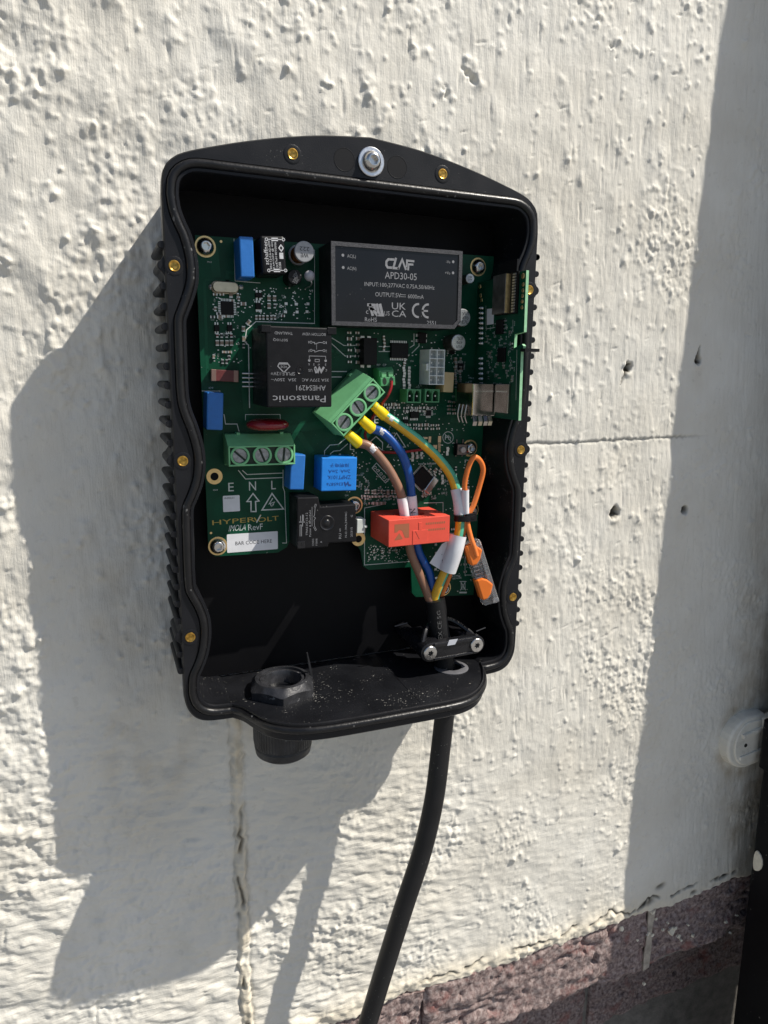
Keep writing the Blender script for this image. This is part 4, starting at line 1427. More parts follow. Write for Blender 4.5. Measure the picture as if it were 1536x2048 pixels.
# stickers
def sticker(q, lines, col=WHITEP):
    fm, w, h = quad(q, 0)
    mb = MB()
    mb.prism(rrect(w, h, 0.5, 2), 0.06, 0.16)
    s = mb.build('sticker', col, board, fm)
    mb = MB()
    for t, x, y, tw, th in lines:
        write(mb, t, x * w, y * h, tw * w, th * h, 0.2)
    mb.build('lettering', PRINTD, s, fm)
sticker(((454, 1069), (555, 1062), (556, 1098), (454, 1105.5)), [('BAR CODE HERE', 0.02, -0.02, 0.72, 0.2)])
sticker(((445, 992), (478, 990), (481, 1022), (447, 1024)), [('HV-IMOLA-4', -0.12, 0.35, 0.6, 0.12)])

# ---- mounting screws and pads of the board
for px, py in ((412, 492), (437, 1094), (960, 533), (943, 897), (890, 1178), (711, 1012), (946, 1022)):
    c = at(px, py, H0 + 2.5)
    fm = frame_of((c.x, -H0, c.z), (1, 0, 0.2))
    mb = MB()
    mb.lathe([(6.0, 0.02), (6.0, 0.08), (2.0, 0.08)], seg=28)
    pad = mb.build('gold_pad', GOLD, board, fm)
    socket_screw('board_screw', None, (c.x, -(H0 + 0.15), c.z), 5.0, 5.6, 3.4, STEEL, parent=pad, hexr=2.2, washer=False)
for px, py in ((429, 953), (717, 1078)):
    c = bl(px, py)
    mb = MB()
    mb.lathe([(4.9, 0.03), (4.9, 0.1), (2.5, 0.1), (2.45, 0.03)], c[0], c[1], 28)
    mb.disc(2.45, 0.04, c[0], c[1], 28, 1)
    mb.build('plated_hole', [GOLD, INNER], board, BF)
for px, py in ((442, 483), (422, 1066)):
    mb = MB()
    c = bl(px, py)
    mb.disc(0.75, 0.08, c[0], c[1], 14)
    mb.build('fiducial_dot', GOLD, board, BF)

# ---- block components -----------------------------------------------------
def block(name, q, H, m, bevel=0.6, H1=0.0, label=None):
    fm, w, h = quad(q, H)
    mb = MB()
    mb.box(-w / 2, w / 2, -h / 2, h / 2, H1, H)
    o = mb.build(name, m, board, fm, bevel=bevel)
    if label: o['label'] = label
    return o, fm, w, h
block('film_capacitor', ((479, 472), (507, 474), (509, 555), (481, 554)), 18, BLUECAP, 0.7)
block('film_capacitor', ((412, 784), (445.5, 786), (447.5, 860.5), (415, 859.5)), 15, BLUECAP, 0.7)
block('film_capacitor', ((581, 908), (609, 910), (610, 979.5), (581, 980)), 15, BLUECAP, 0.7)
o, fm, w, h = block('common_mode_choke', ((521, 470), (570.5, 472), (572, 548), (524, 549)), 20, BLACKC, 1.4)
mb = MB()
write(mb, 'schaffner', -w * 0.30, 0.06 * h, 0.62 * h, 2.3, 20.12, 90)
write(mb, 'RN112-0.6-02-47M', -w * 0.14, 0.0, 0.72 * h, 1.2, 20.12, 90)
write(mb, '0.6A/250V @ 40C', -w * 0.02, 0.0, 0.72 * h, 1.2, 20.12, 90)
write(mb, '2x47mH 40/100/06', w * 0.10, 0.0, 0.66 * h, 1.2, 20.12, 90)
write(mb, '2528B', w * 0.23, -0.28 * h, 0.2 * h, 1.3, 20.12, 90)
for s_ in (-1, 1):
    mb.box(-0.6, 3.2, s_ * h * 0.40 - 0.9, s_ * h * 0.40 + 0.9, 20.05, 20.12)
    mb.strip([(-3, s_ * h * 0.40), (6.0, s_ * h * 0.40)], 0.4, 20.12)
    for x in (-3.4, 6.4):
        mb.strip([(x + 0.8 * math.cos(t), s_ * h * 0.40 + 0.8 * math.sin(t)) for t in [2 * PI * k / 8 for k in range(9)]], 0.35, 20.12)
mb.prism([(w * .24, -.10 * h), (w * .40, -.10 * h), (w * .40, .06 * h), (w * .24, .06 * h)], 20.02, 20.12)
mb.strip([(w * .33, .10 * h), (w * .42, .18 * h), (w * .33, .26 * h), (w * .24, .18 * h), (w * .33, .10 * h)], 0.6, 20.12)
mb.build('lettering', PRINTW, o, fm)

# potted power supply module
fm, w, h = quad(((662, 482), (924, 502), (922.5, 658.5), (664, 650)), 25)
mb = MB()
ch = 4.5
op = [(-w / 2, -h / 2), (w / 2 - ch, -h / 2), (w / 2, -h / 2 + ch), (w / 2, h / 2), (-w / 2, h / 2)]
mb.prism(op, 0, 24.0)
o = mb.build('power_supply_module', BLACKC, board, fm, bevel=0.6)
fw = 2.4
ip = [(-w / 2 + fw, -h / 2 + fw), (w / 2 - ch - fw * 0.4, -h / 2 + fw), (w / 2 - fw, -h / 2 + ch + fw * 0.4), (w / 2 - fw, h / 2 - fw), (-w / 2 + fw, h / 2 - fw)]
mb = MB()
K = 5
mb.add([(x, y, 25.0) for x, y in op] + [(x, y, 25.0) for x, y in ip] + [(x, y, 23.6) for x, y in op] + [(x, y, 24.1) for x, y in ip],
       [f for k in range(K) for f in ((k, (k + 1) % K, K + (k + 1) % K, K + k), (2 * K + k, 2 * K + (k + 1) % K, (k + 1) % K, k), (K + k, K + (k + 1) % K, 3 * K + (k + 1) % K, 3 * K + k))])
mb.build('module_frame', FRAMEG, o, fm)
mb = MB()
mb.prism(ip, 23.9, 24.3)
mb.build('potting_face', POTTING, o, fm)
mb = MB()
Z = 24.42
def mt(s, u, v, tw, th, rot=0.0):       # u,v measured over the printed face as in the photograph (0..1)
    write(mb, s, (u - 0.5) * w, (0.5 - v) * h, tw * w, th * h, Z, rot)
mt('AC(L)', 0.147, 0.165, 0.062, 0.052); mt('AC(N)', 0.149, 0.31, 0.066, 0.052)
for u, v in ((0.085, 0.155), (0.087, 0.30), (0.928, 0.14), (0.929, 0.28)):
    mb.disc(0.85, Z, (u - 0.5) * w, (0.5 - v) * h, 14)
mt('-Vo', 0.887, 0.145, 0.034, 0.035); mt('+Vo', 0.885, 0.285, 0.042, 0.038)
mt('APD30-05', 0.517, 0.36, 0.245, 0.085)
mt('INPUT:100-277VAC 0.75A,50/60Hz', 0.512, 0.485, 0.54, 0.058)
mt('OUTPUT:5V', 0.42, 0.60, 0.195, 0.054); mt('6000mA', 0.635, 0.605, 0.125, 0.052)
mb.strip([(0.0 * w + 0.515 * w - 0.5 * w, (0.5 - 0.59) * h), (0.555 * w - 0.5 * w, (0.5 - 0.59) * h)], 0.3, Z)
for q in range(3):
    x0 = (0.515 + q * 0.015 - 0.5) * w
    mb.strip([(x0, (0.5 - 0.615) * h), (x0 + 0.8, (0.5 - 0.615) * h)], 0.3, Z)
mt('c', 0.262, 0.825, 0.018, 0.042); mt('US', 0.412, 0.83, 0.04, 0.055)
# slanted RU recognition mark
def poly(pts, wd):
    mb.strip([((u - 0.5) * w, (0.5 - v) * h) for u, v in pts], wd, Z)
poly([(0.272, 0.735), (0.315, 0.735), (0.322, 0.78), (0.285, 0.78)], 1.7); poly([(0.285, 0.74), (0.302, 0.85)], 1.7); poly([(0.305, 0.79), (0.335, 0.85)], 1.7)
poly([(0.335, 0.735), (0.350, 0.85), (0.378, 0.85), (0.360, 0.735)], 1.9)
mt('UK', 0.503, 0.735, 0.108, 0.085); mt('CA', 0.505, 0.83, 0.112, 0.08)
for cx in (0.632, 0.71):
    arc = [((cx + 0.022) + 0.042 * math.cos(math.radians(a)), 0.78 + 0.082 * math.sin(math.radians(a))) for a in range(90, 271, 18)]
    poly(arc, 1.25)
poly([(0.690, 0.78), (0.727, 0.78)], 1.1)
mt('RoHS', 0.29, 0.915, 0.09, 0.052); mt('2551', 0.762, 0.93, 0.072, 0.05)
# outlined maker's letters C L A F
poly([(0.458, 0.165), (0.42, 0.165), (0.405, 0.195), (0.405, 0.24), (0.415, 0.265), (0.445, 0.265)], 1.35)
poly([(0.476, 0.155), (0.458, 0.268), (0.492, 0.268)], 1.35)
poly([(0.497, 0.268), (0.525, 0.158), (0.552, 0.268)], 1.35)
poly([(0.572, 0.272), (0.574, 0.21), (0.605, 0.21)], 1.2); poly([(0.562, 0.235), (0.562, 0.165), (0.612, 0.168)], 1.2)
mb.build('lettering', PRINTG, o, fm)

# large relay, printed upside down
fm, w, h = quad(((532, 652), (663, 655), (664.5, 815), (535, 814)), 40)
mb = MB()
mb.box(-w / 2, w / 2, -h / 2, h / 2, 0, 40)
o = mb.build('large_relay', BLACKC, board, fm, bevel=0.8)
for s_ in (-1, 1):
    mb = MB()
    mb.box(s_ * w / 2 - 2.7, s_ * w / 2 + 2.7, h / 2 - 3.6, h / 2 + 0.35, 30, 40.4)
    mb.build('corner_clip', BLACKC, o, fm, bevel=0.3)
mb = MB()
mb.lathe([(2.2, 40.02), (2.1, 40.3), (1.2, 39.6), (0.5, 40.2)], 0, -1.5, 20)
mb.disc(0.5, 40.2, 0, -1.5, 12)
mb.build('relay_plug', GLOSSB, o, fm, smooth=40)
mb = MB()
Z = 40.12
def rt(s, u, v, tw, th, rot=180.0):
    write(mb, s, (u - 0.5) * w, (0.5 - v) * h, tw * w, th * h, Z, rot)
rt('Panasonic', 0.49, 0.895, 0.82, 0.085); rt('AHES4291', 0.67, 0.755, 0.46, 0.065)
rt('35A 277V AC', 0.74, 0.655, 0.42, 0.036); rt('35A  250V~', 0.25, 0.655, 0.38, 0.036); rt('SPULE:12V=', 0.24, 0.58, 0.36, 0.042)
rt('THAILAND', 0.26, 0.085, 0.27, 0.034); rt('BOTTOM VIEW', 0.72, 0.085, 0.36, 0.034); rt('50710Q', 0.21, 0.165, 0.22, 0.036)
def rl(pts, wd=0.35):
    mb.strip([((u - 0.5) * w, (0.5 - v) * h) for u, v in pts], wd, Z)
rt('8', 0.64, 0.185, 0.02, 0.03); rt('1', 0.91, 0.185, 0.012, 0.03); rt('7', 0.64, 0.29, 0.02, 0.03); rt('2', 0.91, 0.29, 0.02, 0.03)
for v in (0.185, 0.285):
    rl([(0.69, v), (0.73, v), (0.73, v + 0.02)]); rl([(0.735, v + 0.02), (0.80, v), (0.86, v)])
    for u in (0.675, 0.875):
        rl([(u + 0.018 * math.cos(t), v + 0.014 * math.sin(t)) for t in [2 * PI * k / 8 for k in range(9)]], 0.25)
rl([(0.76, 0.20), (0.76, 0.27)], 0.2)
rl([(0.645, 0.40), (0.645, 0.355), (0.90, 0.355), (0.90, 0.40)], 0.3)
for u in (0.645, 0.90):
    mb.disc(0.75, Z, (u - 0.5) * w, (0.5 - 0.41) * h, 12)
rl([(0.735, 0.395), (0.80, 0.395), (0.80, 0.425), (0.735, 0.425), (0.735, 0.395)], 0.3)
for s_, u in (('6', 0.64), ('5', 0.715), ('4*', 0.79), ('3', 0.90)):
    rt(s_, u, 0.46, 0.02 if len(s_) == 1 else 0.035, 0.03)
rt('c', 0.91, 0.53, 0.022, 0.03); rt('US', 0.66, 0.535, 0.06, 0.035)
rl([(0.74, 0.50), (0.78, 0.55), (0.80, 0.50), (0.83, 0.55), (0.865, 0.50)], 1.2); rl([(0.735, 0.52), (0.75, 0.555)], 1.2)
rl([(0.18, 0.46), (0.32, 0.46), (0.345, 0.49), (0.255, 0.565), (0.165, 0.49), (0.18, 0.46)], 0.6)
rl([(0.19, 0.447), (0.31, 0.447)], 0.5); rt('VDE', 0.255, 0.495, 0.10, 0.03)
mb.build('lettering', PRINTG, o, fm)

# latching relay at the lower middle
HT = 20
pp = [(594, 995), (637, 993.7), (641, 1013.6), (712, 1008), (713.5, 1084), (658, 1086.5), (656, 1094.5), (595, 1099)]
loc = [bl(x, y, HT) for x, y in pp]
mb = MB()
mb.prism(loc[::-1], 0, HT)
o = mb.build('square_relay', BLACKC, board, BF, bevel=0.8)
cx, cz = bl(654, 1046, HT)
mb = MB()
mb.lathe([(5.0, HT + 0.1), (4.6, HT + 0.35), (2.6, HT - 0.6), (1.6, HT + 0.5), (0.9, HT + 0.6)], cx, cz, 26)
mb.disc(0.9, HT + 0.6, cx, cz, 12)
mb.build('relay_plug', GLOSSB, o, BF, smooth=50)
mb = MB()
a = bl(603, 1090, HT)
mb.box(a[0] - 2.6, a[0] + 2.2, a[1] - 2.2, a[1] + 2.4, HT - 2, HT + 0.15)
mb.cyl(0.7, HT, HT + 0.5, a[0] + 0.6, a[1] + 0.6, 10)
mb.build('corner_clip', GLOSSB, o, BF, bevel=0.3)
mb = MB()
def tt(s, px, py, wpx, hpx, rot=90):
    c = bl(px, py, HT)
    write(mb, s, c[0], c[1], wpx / 3.42, hpx / 3.3, HT + 0.13, rot)
tt('T9AS1D12-12', 613.5, 1048, 50, 4.5); tt('Potter & Brumfield', 620, 1047, 58, 4); tt('12VDC', 626, 1084, 15, 4); tt('F 0098', 633, 1084, 15, 4); tt('A', 642, 1084, 4, 4)
tt('N.O.:30A,240VAC', 692, 1049, 58, 5); tt('2531S', 703, 1064, 22, 4.5); tt('G', 703.5, 1032, 4.5, 4.5); tt('RU', 680, 1072, 12, 5.5); tt('us', 680, 1060, 7, 3)
def tl(pts, wd=0.3):
    mb.strip([bl(x, y, HT) for x, y in pts], wd, HT + 0.13)
tl([(600, 1072), (600, 1050), (603, 1050), (603, 1072)], 0.35); tl([(605, 1052), (605, 1030)], 0.5); tl([(599, 1044), (609, 1044)], 0.5); tl([(607, 1042), (607, 1030)], 0.35); tl([(601, 1042), (601, 1032)], 0.35)
tl([(630, 1016), (629, 1030), (627, 1033), (631, 1036), (628, 1040), (629, 1052)], 0.3); tl([(624, 1052), (624, 1014)], 0.25)
for q in ((630, 1013), (629, 1055), (631, 1059), (631, 1010)):
    tl([(q[0] + 1.7 * math.cos(t), q[1] + 1.7 * math.sin(t)) for t in [2 * PI * k / 8 for k in range(9)]], 0.25)
mb.build('lettering', PRINTG, o, BF)

# blue instrument transformer, printed upside down
fm, w, h = quad(((643, 915), (713.5, 915), (713.5, 981), (642.5, 983)), 17)
mb = MB()
mb.box(-w / 2, w / 2, -h / 2, h / 2, 0, 17)
o = mb.build('voltage_transformer', BLUESENS, board, fm, bevel=0.6)
mb = MB()
for s, v, tw, th in (('择明电子', 0.23, 0.54, 0.11), ('2mA: 2mA', 0.41, 0.62, 0.10), ('ZMPT101K', 0.585, 0.66, 0.115)):
    write(mb, s, 0.0, (0.5 - v) * h, tw * w, th * h, 17.12, 180)
write(mb, 'E365876', -0.12 * w, (0.5 - 0.79) * h, 0.46 * w, 0.09 * h, 17.12, 180)
mb.strip([(0.16 * w, -0.25 * h), (0.19 * w, -0.33 * h), (0.25 * w, -0.25 * h), (0.28 * w, -0.33 * h), (0.33 * w, -0.33 * h)], 1.0, 17.12)
mb.build('lettering', PRINTBLUE, o, fm)

# ---- wound parts and cans --------------------------------------------------
def drum(name, px, py, H, rpx, top, body, r2=None, hb=0.0, text=None, tm=PRINTD):
    fm = spot(px, py, H)
    r = rpx / 3.3
    mb = MB()
    mb.lathe([(r * 0.98, 0), (r * 0.98, H * 0.1)], seg=28, mi=0)
    if r2:
        prof = [(r, H - 2.2), (r, H - 0.3), (r - 0.3, H)]
        mb.lathe(prof, seg=28); mb.disc(r - 0.3, H, seg=28); mb.lathe([(r2, H - 2.2), (r, H - 2.2)], seg=28)
        mb.lathe([(r, 0), (r, 2), (r2, 2)], seg=28)
        pr = []
        k = 9
        for q in range(k * 2 + 1):
            pr.append((r2 + (0.35 if q % 2 else 0), 2 + (H - 4.2) * q / (k * 2)))
        mb.lathe(pr, seg=28, mi=1)
    else:
        mb.lathe([(r, 0), (r, H * 0.08), (r * 0.93, H * 0.12), (r, H * 0.16), (r, H - 0.8)], seg=28, mi=1)
        mb.lathe([(r, H - 0.8), (r * 0.94, H - 0.1), (r * 0.88, H)], seg=28)
        mb.disc(r * 0.88, H, seg=28)
    o = mb.build(name, [top, body], board, fm, smooth=40)
    if text:
        mb = MB()
        for s, x, y, tw, th, rot in text:
            write(mb, s, x * r, y * r, tw * r, th * r, H + 0.1, rot)
        mb.build('lettering', tm, o, fm)
    return o
drum('drum_inductor', 609, 503, 16, 19.5, GREYF, COPPER, r2=4.6, text=[('222', 0, 0.25, 1.0, 0.38, 180), ('WE', 0, -0.35, 0.8, 0.4, 180)])
drum('electrolytic_capacitor', 590, 554, 12, 14.5, BLACKC, BLACKC, text=[('35V', 0, 0.3, 0.8, 0.3, 60), ('220uF', 0.05, -0.2, 1.2, 0.32, 60), ('105C', 0.3, -0.5, 0.7, 0.25, 60)], tm=PRINTG)
drum('electrolytic_capacitor', 917.5, 685, 13, 17.5, ALUCAN, CANSIDE, text=[('VU1', 0.1, -0.5, 0.8, 0.34, 180), ('470', 0.1, 0.0, 0.8, 0.34, 180), ('E7L', 0.1, 0.5, 0.8, 0.34, 180)])
drum('electrolytic_capacitor', 926, 635, 13, 19, ALUCAN, CANSIDE, text=[('VU1', 0.3, 0.45, 0.8, 0.34, 0), ('470', 0.3, -0.05, 0.8, 0.34, 0), ('E7L', 0.3, -0.5, 0.8, 0.34, 0)])
drum('electrolytic_capacitor', 940.5, 557, 9, 10.5, ALUCAN, CANSIDE, text=[('100', 0.0, 0.3, 0.8, 0.34, 0), ('25V', 0.0, -0.2, 0.9, 0.34, 0)])
fm = spot(619, 552, 14)
mb = MB()
mb.lathe([(0.1, 11.0)] + [(3.2 * math.sin(t), 14 - 3.2 * math.cos(t) + 0.2) for t in [PI * k / 9 for k in range(1, 9)]] + [(0.1, 17.4)], seg=20)
mb.tube(spline([(0.4, -1.5, 14.5), (1.3, -4.2, 14), (1.4, -5.5, 9), (1.4, -5.5, 0)], 6), 0.5, 8, mi=1)
mb.build('upright_resistor', [mat('grey_ceramic_bead', (0.40, 0.40, 0.43), 0.4), TINPAD], board, fm, smooth=50)
fm = spot(536, 849, 13)
mb = MB()
dv = []
for k in range(11):
    t = PI * k / 10
    dv.append((math.sin(t) ** 0.55 * 13.0, -3.6 * math.cos(t)))
vs, fs = [], []
seg = 36
for r, z in dv:
    for k in range(seg):
        a = 2 * PI * k / seg
        vs.append((r * math.cos(a), z, 12.0 + r * 0.92 * math.sin(a)))
for i in range(10):
    for k in range(seg):
        q = (k + 1) % seg
        fs.append((i * seg + k, i * seg + q, (i + 1) * seg + q, (i + 1) * seg + k))
mb.add(vs, fs)
for x in (-5, 5):
    mb.tube([(x, 0, 0), (x, -1.5, 3), (x, 0, 6)], 0.6, 8, mi=1)
o = mb.build('disc_varistor', [REDV, TINPAD], board, fm, smooth=60)
fm = spot(451.5, 574, 4)
mb = MB()
mb.prism(rrect(15.2, 6.2, 3.0, 8), 0.6, 4.2)
mb.prism(rrect(16.4, 7.4, 3.6, 8), 0, 0.9)
o = mb.build('quartz_crystal', CRYSTAL, board, fm, bevel=0.5, smooth=30)
for px in (422, 482):
    c = bl(px, 574)
    mb = MB()
    mb.lathe([(1.6, 0.0), (1.2, 0.6), (0.3, 0.9)], c[0], c[1], 12)
    mb.build('solder_joint', TINPAD, board, BF, smooth=60)
o, fm, w, h = block('ceramic_capacitor', ((427, 739), (472, 741), (472.5, 764), (428, 762)), 5, MAROON, 0.3)
mb = MB()
for s_ in (-1, 1):
    mb.box(s_ * w / 2 - 1.5, s_ * w / 2 + 1.5, -h / 2 - 0.12, h / 2 + 0.12, 0, 5.15)
mb.build('end_cap', mat('tarnished_end_cap', (0.30, 0.19, 0.16), 0.35, metal=0.6), o, fm, bevel=0.3)
for k in range(4):
    c = bl(500, 747 + k * 8.6)
    mb = MB()
    mb.tube([(c[0] - 5, c[1], 1.2), (c[0] - 1, c[1], 2.0), (c[0] + 7, c[1], 2.2)], 0.45, 8)
    mb.build('jumper_lead', TINPAD, board, BF)

# ---- screw terminal blocks ---------------------------------------------------
def screw_terminal(q, H, label, angs, shoulder=6.0):
    fm, w, h = quad(q, H)
    prof = [(-h / 2 - 0.8, 0), (-h / 2 - 0.8, 5), (-h / 2, 6.5), (-h / 2, H - 1.6), (h / 2, H - 1.6), (h / 2 + shoulder * 0.2, H - 3.2), (h / 2 + shoulder, 7), (h / 2 + shoulder, 0)]
    mb = MB()
    n = len(prof)
    vs = [(-w / 2, y, z) for y, z in prof] + [(w / 2, y, z) for y, z in prof]
    mb.add(vs, [tuple(range(n)), tuple(range(2 * n - 1, n - 1, -1))] + [(k, n + k, n + (k + 1) % n, (k + 1) % n) for k in range(n)])
    # raised lip round the front
    t = 1.0
    for x0, x1, y0, y1 in ((-w / 2, w / 2, h / 2 - t, h / 2), (-w / 2, w / 2, -h / 2, -h / 2 + t), (-w / 2, -w / 2 + t, -h / 2 + t, h / 2 - t), (w / 2 - t, w / 2, -h / 2 + t, h / 2 - t)):
        mb.box(x0, x1, y0, y1, H - 1.62, H)
    for x in (-0.30, 0.36):
        mb.box(x * w - 1.1, x * w + 1.1, h / 2 + shoulder - 0.4, h / 2 + shoulder + 1.0, 2, 7.6)
    o = mb.build('screw_terminal', GREENTERM, board, fm, bevel=0.25)
    o['label'] = label
    mb = MB()
    mb.box(-w / 2 + t, w / 2 - t, -h / 2 + t, h / 2 - t, H - 1.7, H - 1.52)
    for k in range(3):
        x = (k - 1) * w / 3.02
        mb.box(x - 3.4, x + 3.4, -h / 2 - 0.9, -h / 2 + 0.02, 7.2, 14.0)
    mb.build('terminal_pocket', DARKHOLE, o, fm)
    for k in range(3):
        x = (k - 1) * w / 3.02
        R = h * 0.475
        mb = MB()
        mb.lathe([(R, H - 1.6), (R, H + 0.05), (R - 0.25, H + 0.15), (R * 0.80, H + 0.1), (R * 0.78, H - 0.1), (R * 0.78, H - 4.0)], x, 0.1, 30)
        rg = mb.build('screw_collar', GREENTERM, o, fm, smooth=40)
        a = math.radians(angs[k])
        c, s = math.cos(a), math.sin(a)
        r2 = R * 0.76
        mb = MB()
        # screw head split by a slot
        for sg in (-1, 1):
            pts = []
            for i in range(13):
                t_ = math.radians(8 + 164 * i / 12)
                X, Y = r2 * math.cos(t_), sg * r2 * math.sin(t_)
                pts.append((x + X * c - Y * s, 0.1 + X * s + Y * c))
            if sg < 0: pts = pts[::-1]
            mb.prism(pts, H - 5, H - 1.2)
        mb.cyl(r2, H - 6, H - 2.6, x, 0.1, 24)
        mb.build('terminal_screw', DULLSTEEL, rg, fm, bevel=0.25)
    return o
screw_terminal(((457, 893), (590, 889), (591, 929), (457, 933)), 18, 'level green screw terminal marked E N L', (-42, -68, 84))
screw_terminal(((662.7, 846), (746, 756.7), (771, 784.8), (686.7, 874)), 22, 'tilted green screw terminal holding three ferruled wires', (8, 80, -2), 8.0)

# little spring terminal
fm, w, h = quad(((759, 742), (789, 740), (791, 770), (763, 773)), 13)
mb = MB()
prof = [(-h / 2 - 0.5, 0), (-h / 2, 13), (h / 2 - 4.4, 13), (h / 2 - 3.8, 11.4), (h / 2, 11.4), (h / 2 + 2, 9), (h / 2 + 2, 0)]
n = len(prof)
mb.add([(-w / 2, y, z) for y, z in prof] + [(w / 2, y, z) for y, z in prof], [tuple(range(n)), tuple(range(2 * n - 1, n - 1, -1))] + [(k, n + k, n + (k + 1) % n, (k + 1) % n) for k in range(n)])
o = mb.build('spring_terminal', GREENDARK, board, fm, bevel=0.3)
for s_ in (-1, 1):
    mb = MB()
    x = s_ * w * 0.235
    mb.box(x - 1.6, x + 1.6, h / 2 - 4.2, h / 2 - 0.8, 11.3, 12.8)
    mb.build('push_lever', GREENTERM, o, fm, bevel=0.3)
    mb = MB()
    mb.prism([(x + 1.4 * math.cos(t), -h * 0.18 + 2.3 * math.sin(t)) for t in [2 * PI * k / 14 for k in range(14)]], 12.9, 13.08)
    mb.build('wire_entry', DARKHOLE, o, fm)
# red control wire
mb = MB()
mb.tube(spline([at(783, 762, 36), at(782, 775, 37), at(776, 790, 37), at(765, 806, 34), at(752, 824, 28), at(740, 843, 26), at(732, 862, 25), at(731, 875, 24), at(745, 900, 24), at(790, 905, 24), at(822, 902, 24.5), at(842, 899, 25), at(866, 893, 25)], 8), 0.95, 10)
tag(mb.build('red_wire', REDW, None, smooth=50), 'thin red wire looping from the small spring terminal behind the cores', 'wire')

# ---- connectors ----------------------------------------------------------------
fm, w, h = quad(((858.5, 699), (889.8, 699), (889, 770), (858.5, 769)), 15)
mb = MB()
wall_ = 0.6
cols, rows = 2, 4
mb.box(-w / 2, w / 2, -h / 2, h / 2, 0, 11)
xs = [-w / 2 + (w - wall_) * k / cols for k in range(cols + 1)]
ys = [-h / 2 + (h - wall_) * k / rows for k in range(rows + 1)]
for x in xs:
    mb.box(x, x + wall_, -h / 2, h / 2, 11.001, 15)
for y in ys:
    for k in range(cols):
        mb.box(xs[k] + wall_, xs[k + 1], y, y + wall_, 11.001, 14.98)
mb.box(-w / 2 - 1.6, -w / 2, -2.2, 2.2, 8, 14)
o = mb.build('power_connector', WHITECON, board, fm)
mb = MB()
for i in range(cols):
    for j in range(rows):
        mb.box(xs[i] + wall_, xs[i + 1], ys[j] + wall_, ys[j + 1], 11.0, 11.3)
mb.build('connector_cavity', WHITECAV, o, fm)
for i in range(cols):
    for j in range(rows):
        mb = MB()
        cx, cy = (xs[i] + xs[i + 1] + wall_) / 2, (ys[j] + ys[j + 1] + wall_) / 2
        mb.box(cx - 0.4, cx + 0.4, cy - 0.4, cy + 0.4, 11.2, 11.9)
        mb.build('pin', TINPAD, o, fm)
block('box_capacitor', ((888, 744), (907.5, 745), (907.5, 785), (888, 784)), 12, TAN, 0.4)
def plug_header(q, H=12):
    fm, w, h = quad(q, H)
    mb = MB()
    mb.box(-w / 2, w / 2, -h / 2, h / 2, 0, H - 5)
    t = 0.8
    for x0, x1, y0, y1 in ((-w / 2, w / 2, h / 2 - t, h / 2), (-w / 2, w / 2, -h / 2, -h / 2 + t), (-w / 2, -w / 2 + t, -h / 2 + t, h / 2 - t), (w / 2 - t, w / 2, -h / 2 + t, h / 2 - t), (-0.35, 0.35, -h / 2 + t, h / 2 - t)):
        mb.box(x0, x1, y0, y1, H - 5.001, H)
    for s_ in (-1, 1):
        x = s_ * w * 0.25
        for d in (-1, 1):
            mb.prism([(x + d * (w * .25 - .6), h / 2 - 0.8), (x + d * 0.9, h / 2 - 0.8), (x + d * (w * .25 - .6), h / 2 - 3.0)][::(1 if d < 0 else -1)], H - 5, H - 0.2)
    o = mb.build('plug_header', GREENDARK, board, fm)
    mb = MB()
    mb.box(-w / 2 + t, w / 2 - t, -h / 2 + t, h / 2 - t, H - 5.2, H - 4.8)
    mb.build('header_cavity', DARKHOLE, o, fm)
    for s_ in (-1, 1):
        mb = MB()
        mb.box(s_ * w * 0.25 - 0.45, s_ * w * 0.25 + 0.45, -0.45, 0.45, H - 4.9, H - 1)
        mb.build('pin', TINPAD, o, fm)
plug_header(((813.7, 778.5), (842, 778.5), (842, 806.5), (813.7, 805)))
plug_header(((850, 778.5), (879, 778.5), (879, 805.5), (850, 804.5)))
plug_header(((927, 779), (952, 779), (952, 804), (927, 803.5)))
fm, w, h = quad(((714, 1039), (731, 1038), (731, 1066), (714, 1067)), 10)
mb = MB()
mb.box(-w / 2, w / 2, -h / 2, h / 2, 0, 10)
mb.box(w / 2 - 1.2, w / 2 + 1.0, -1.2, 0.4, 7, 11)
o = mb.build('white_socket', WHITECON, board, fm, bevel=0.4)

# ---- chips ---------------------------------------------------------------------
def ic(px, py, wpx, hpx, H, pins, ang=0.0, side='tb', name='integrated_circuit'):
    fm = spot(px, py, H, math.radians(ang))
    w, h = wpx / 3.22, hpx / 3.22
    mb = MB()
    mb.box(-w / 2, w / 2, -h / 2, h / 2, 0.15, H)
    o = mb.build(name, ICB, board, fm, bevel=0.2)
    mb = MB()
    for k in range(pins):
        if 't' in side:
            x = -w / 2 + w * (k + 0.5) / pins
            d = w / pins * 0.27
            for s_ in (-1, 1):
                mb.box(x - d, x + d, s_ * h / 2 - (1.5 if s_ < 0 else 0), s_ * h / 2 + (1.5 if s_ > 0 else 0), 0.05, 0.45)
        if 'l' in side:
            y = -h / 2 + h * (k + 0.5) / pins
            d = h / pins * 0.27
            for s_ in (-1, 1):
                mb.box(s_ * w / 2 - (1.5 if s_ < 0 else 0), s_ * w / 2 + (1.5 if s_ > 0 else 0), y - d, y + d, 0.05, 0.45)
    mb.build('pin_row', TINPAD, o, fm)
    return o
ic(741, 703, 29, 54, 9, 2, name='isolator_block')
ic(800, 701, 39, 31, 3, 10)
ic(455, 616, 24, 25, 1.5, 8, side='tl')
ic(846, 957, 38, 38, 2.2, 14, ang=45, side='tl', name='microcontroller')
ic(846, 676, 16, 22, 3, 2, side='l')
ic(922, 733, 14, 14, 1.6, 5, side='tl'); ic(905, 700, 12, 18, 2, 4, side='l')
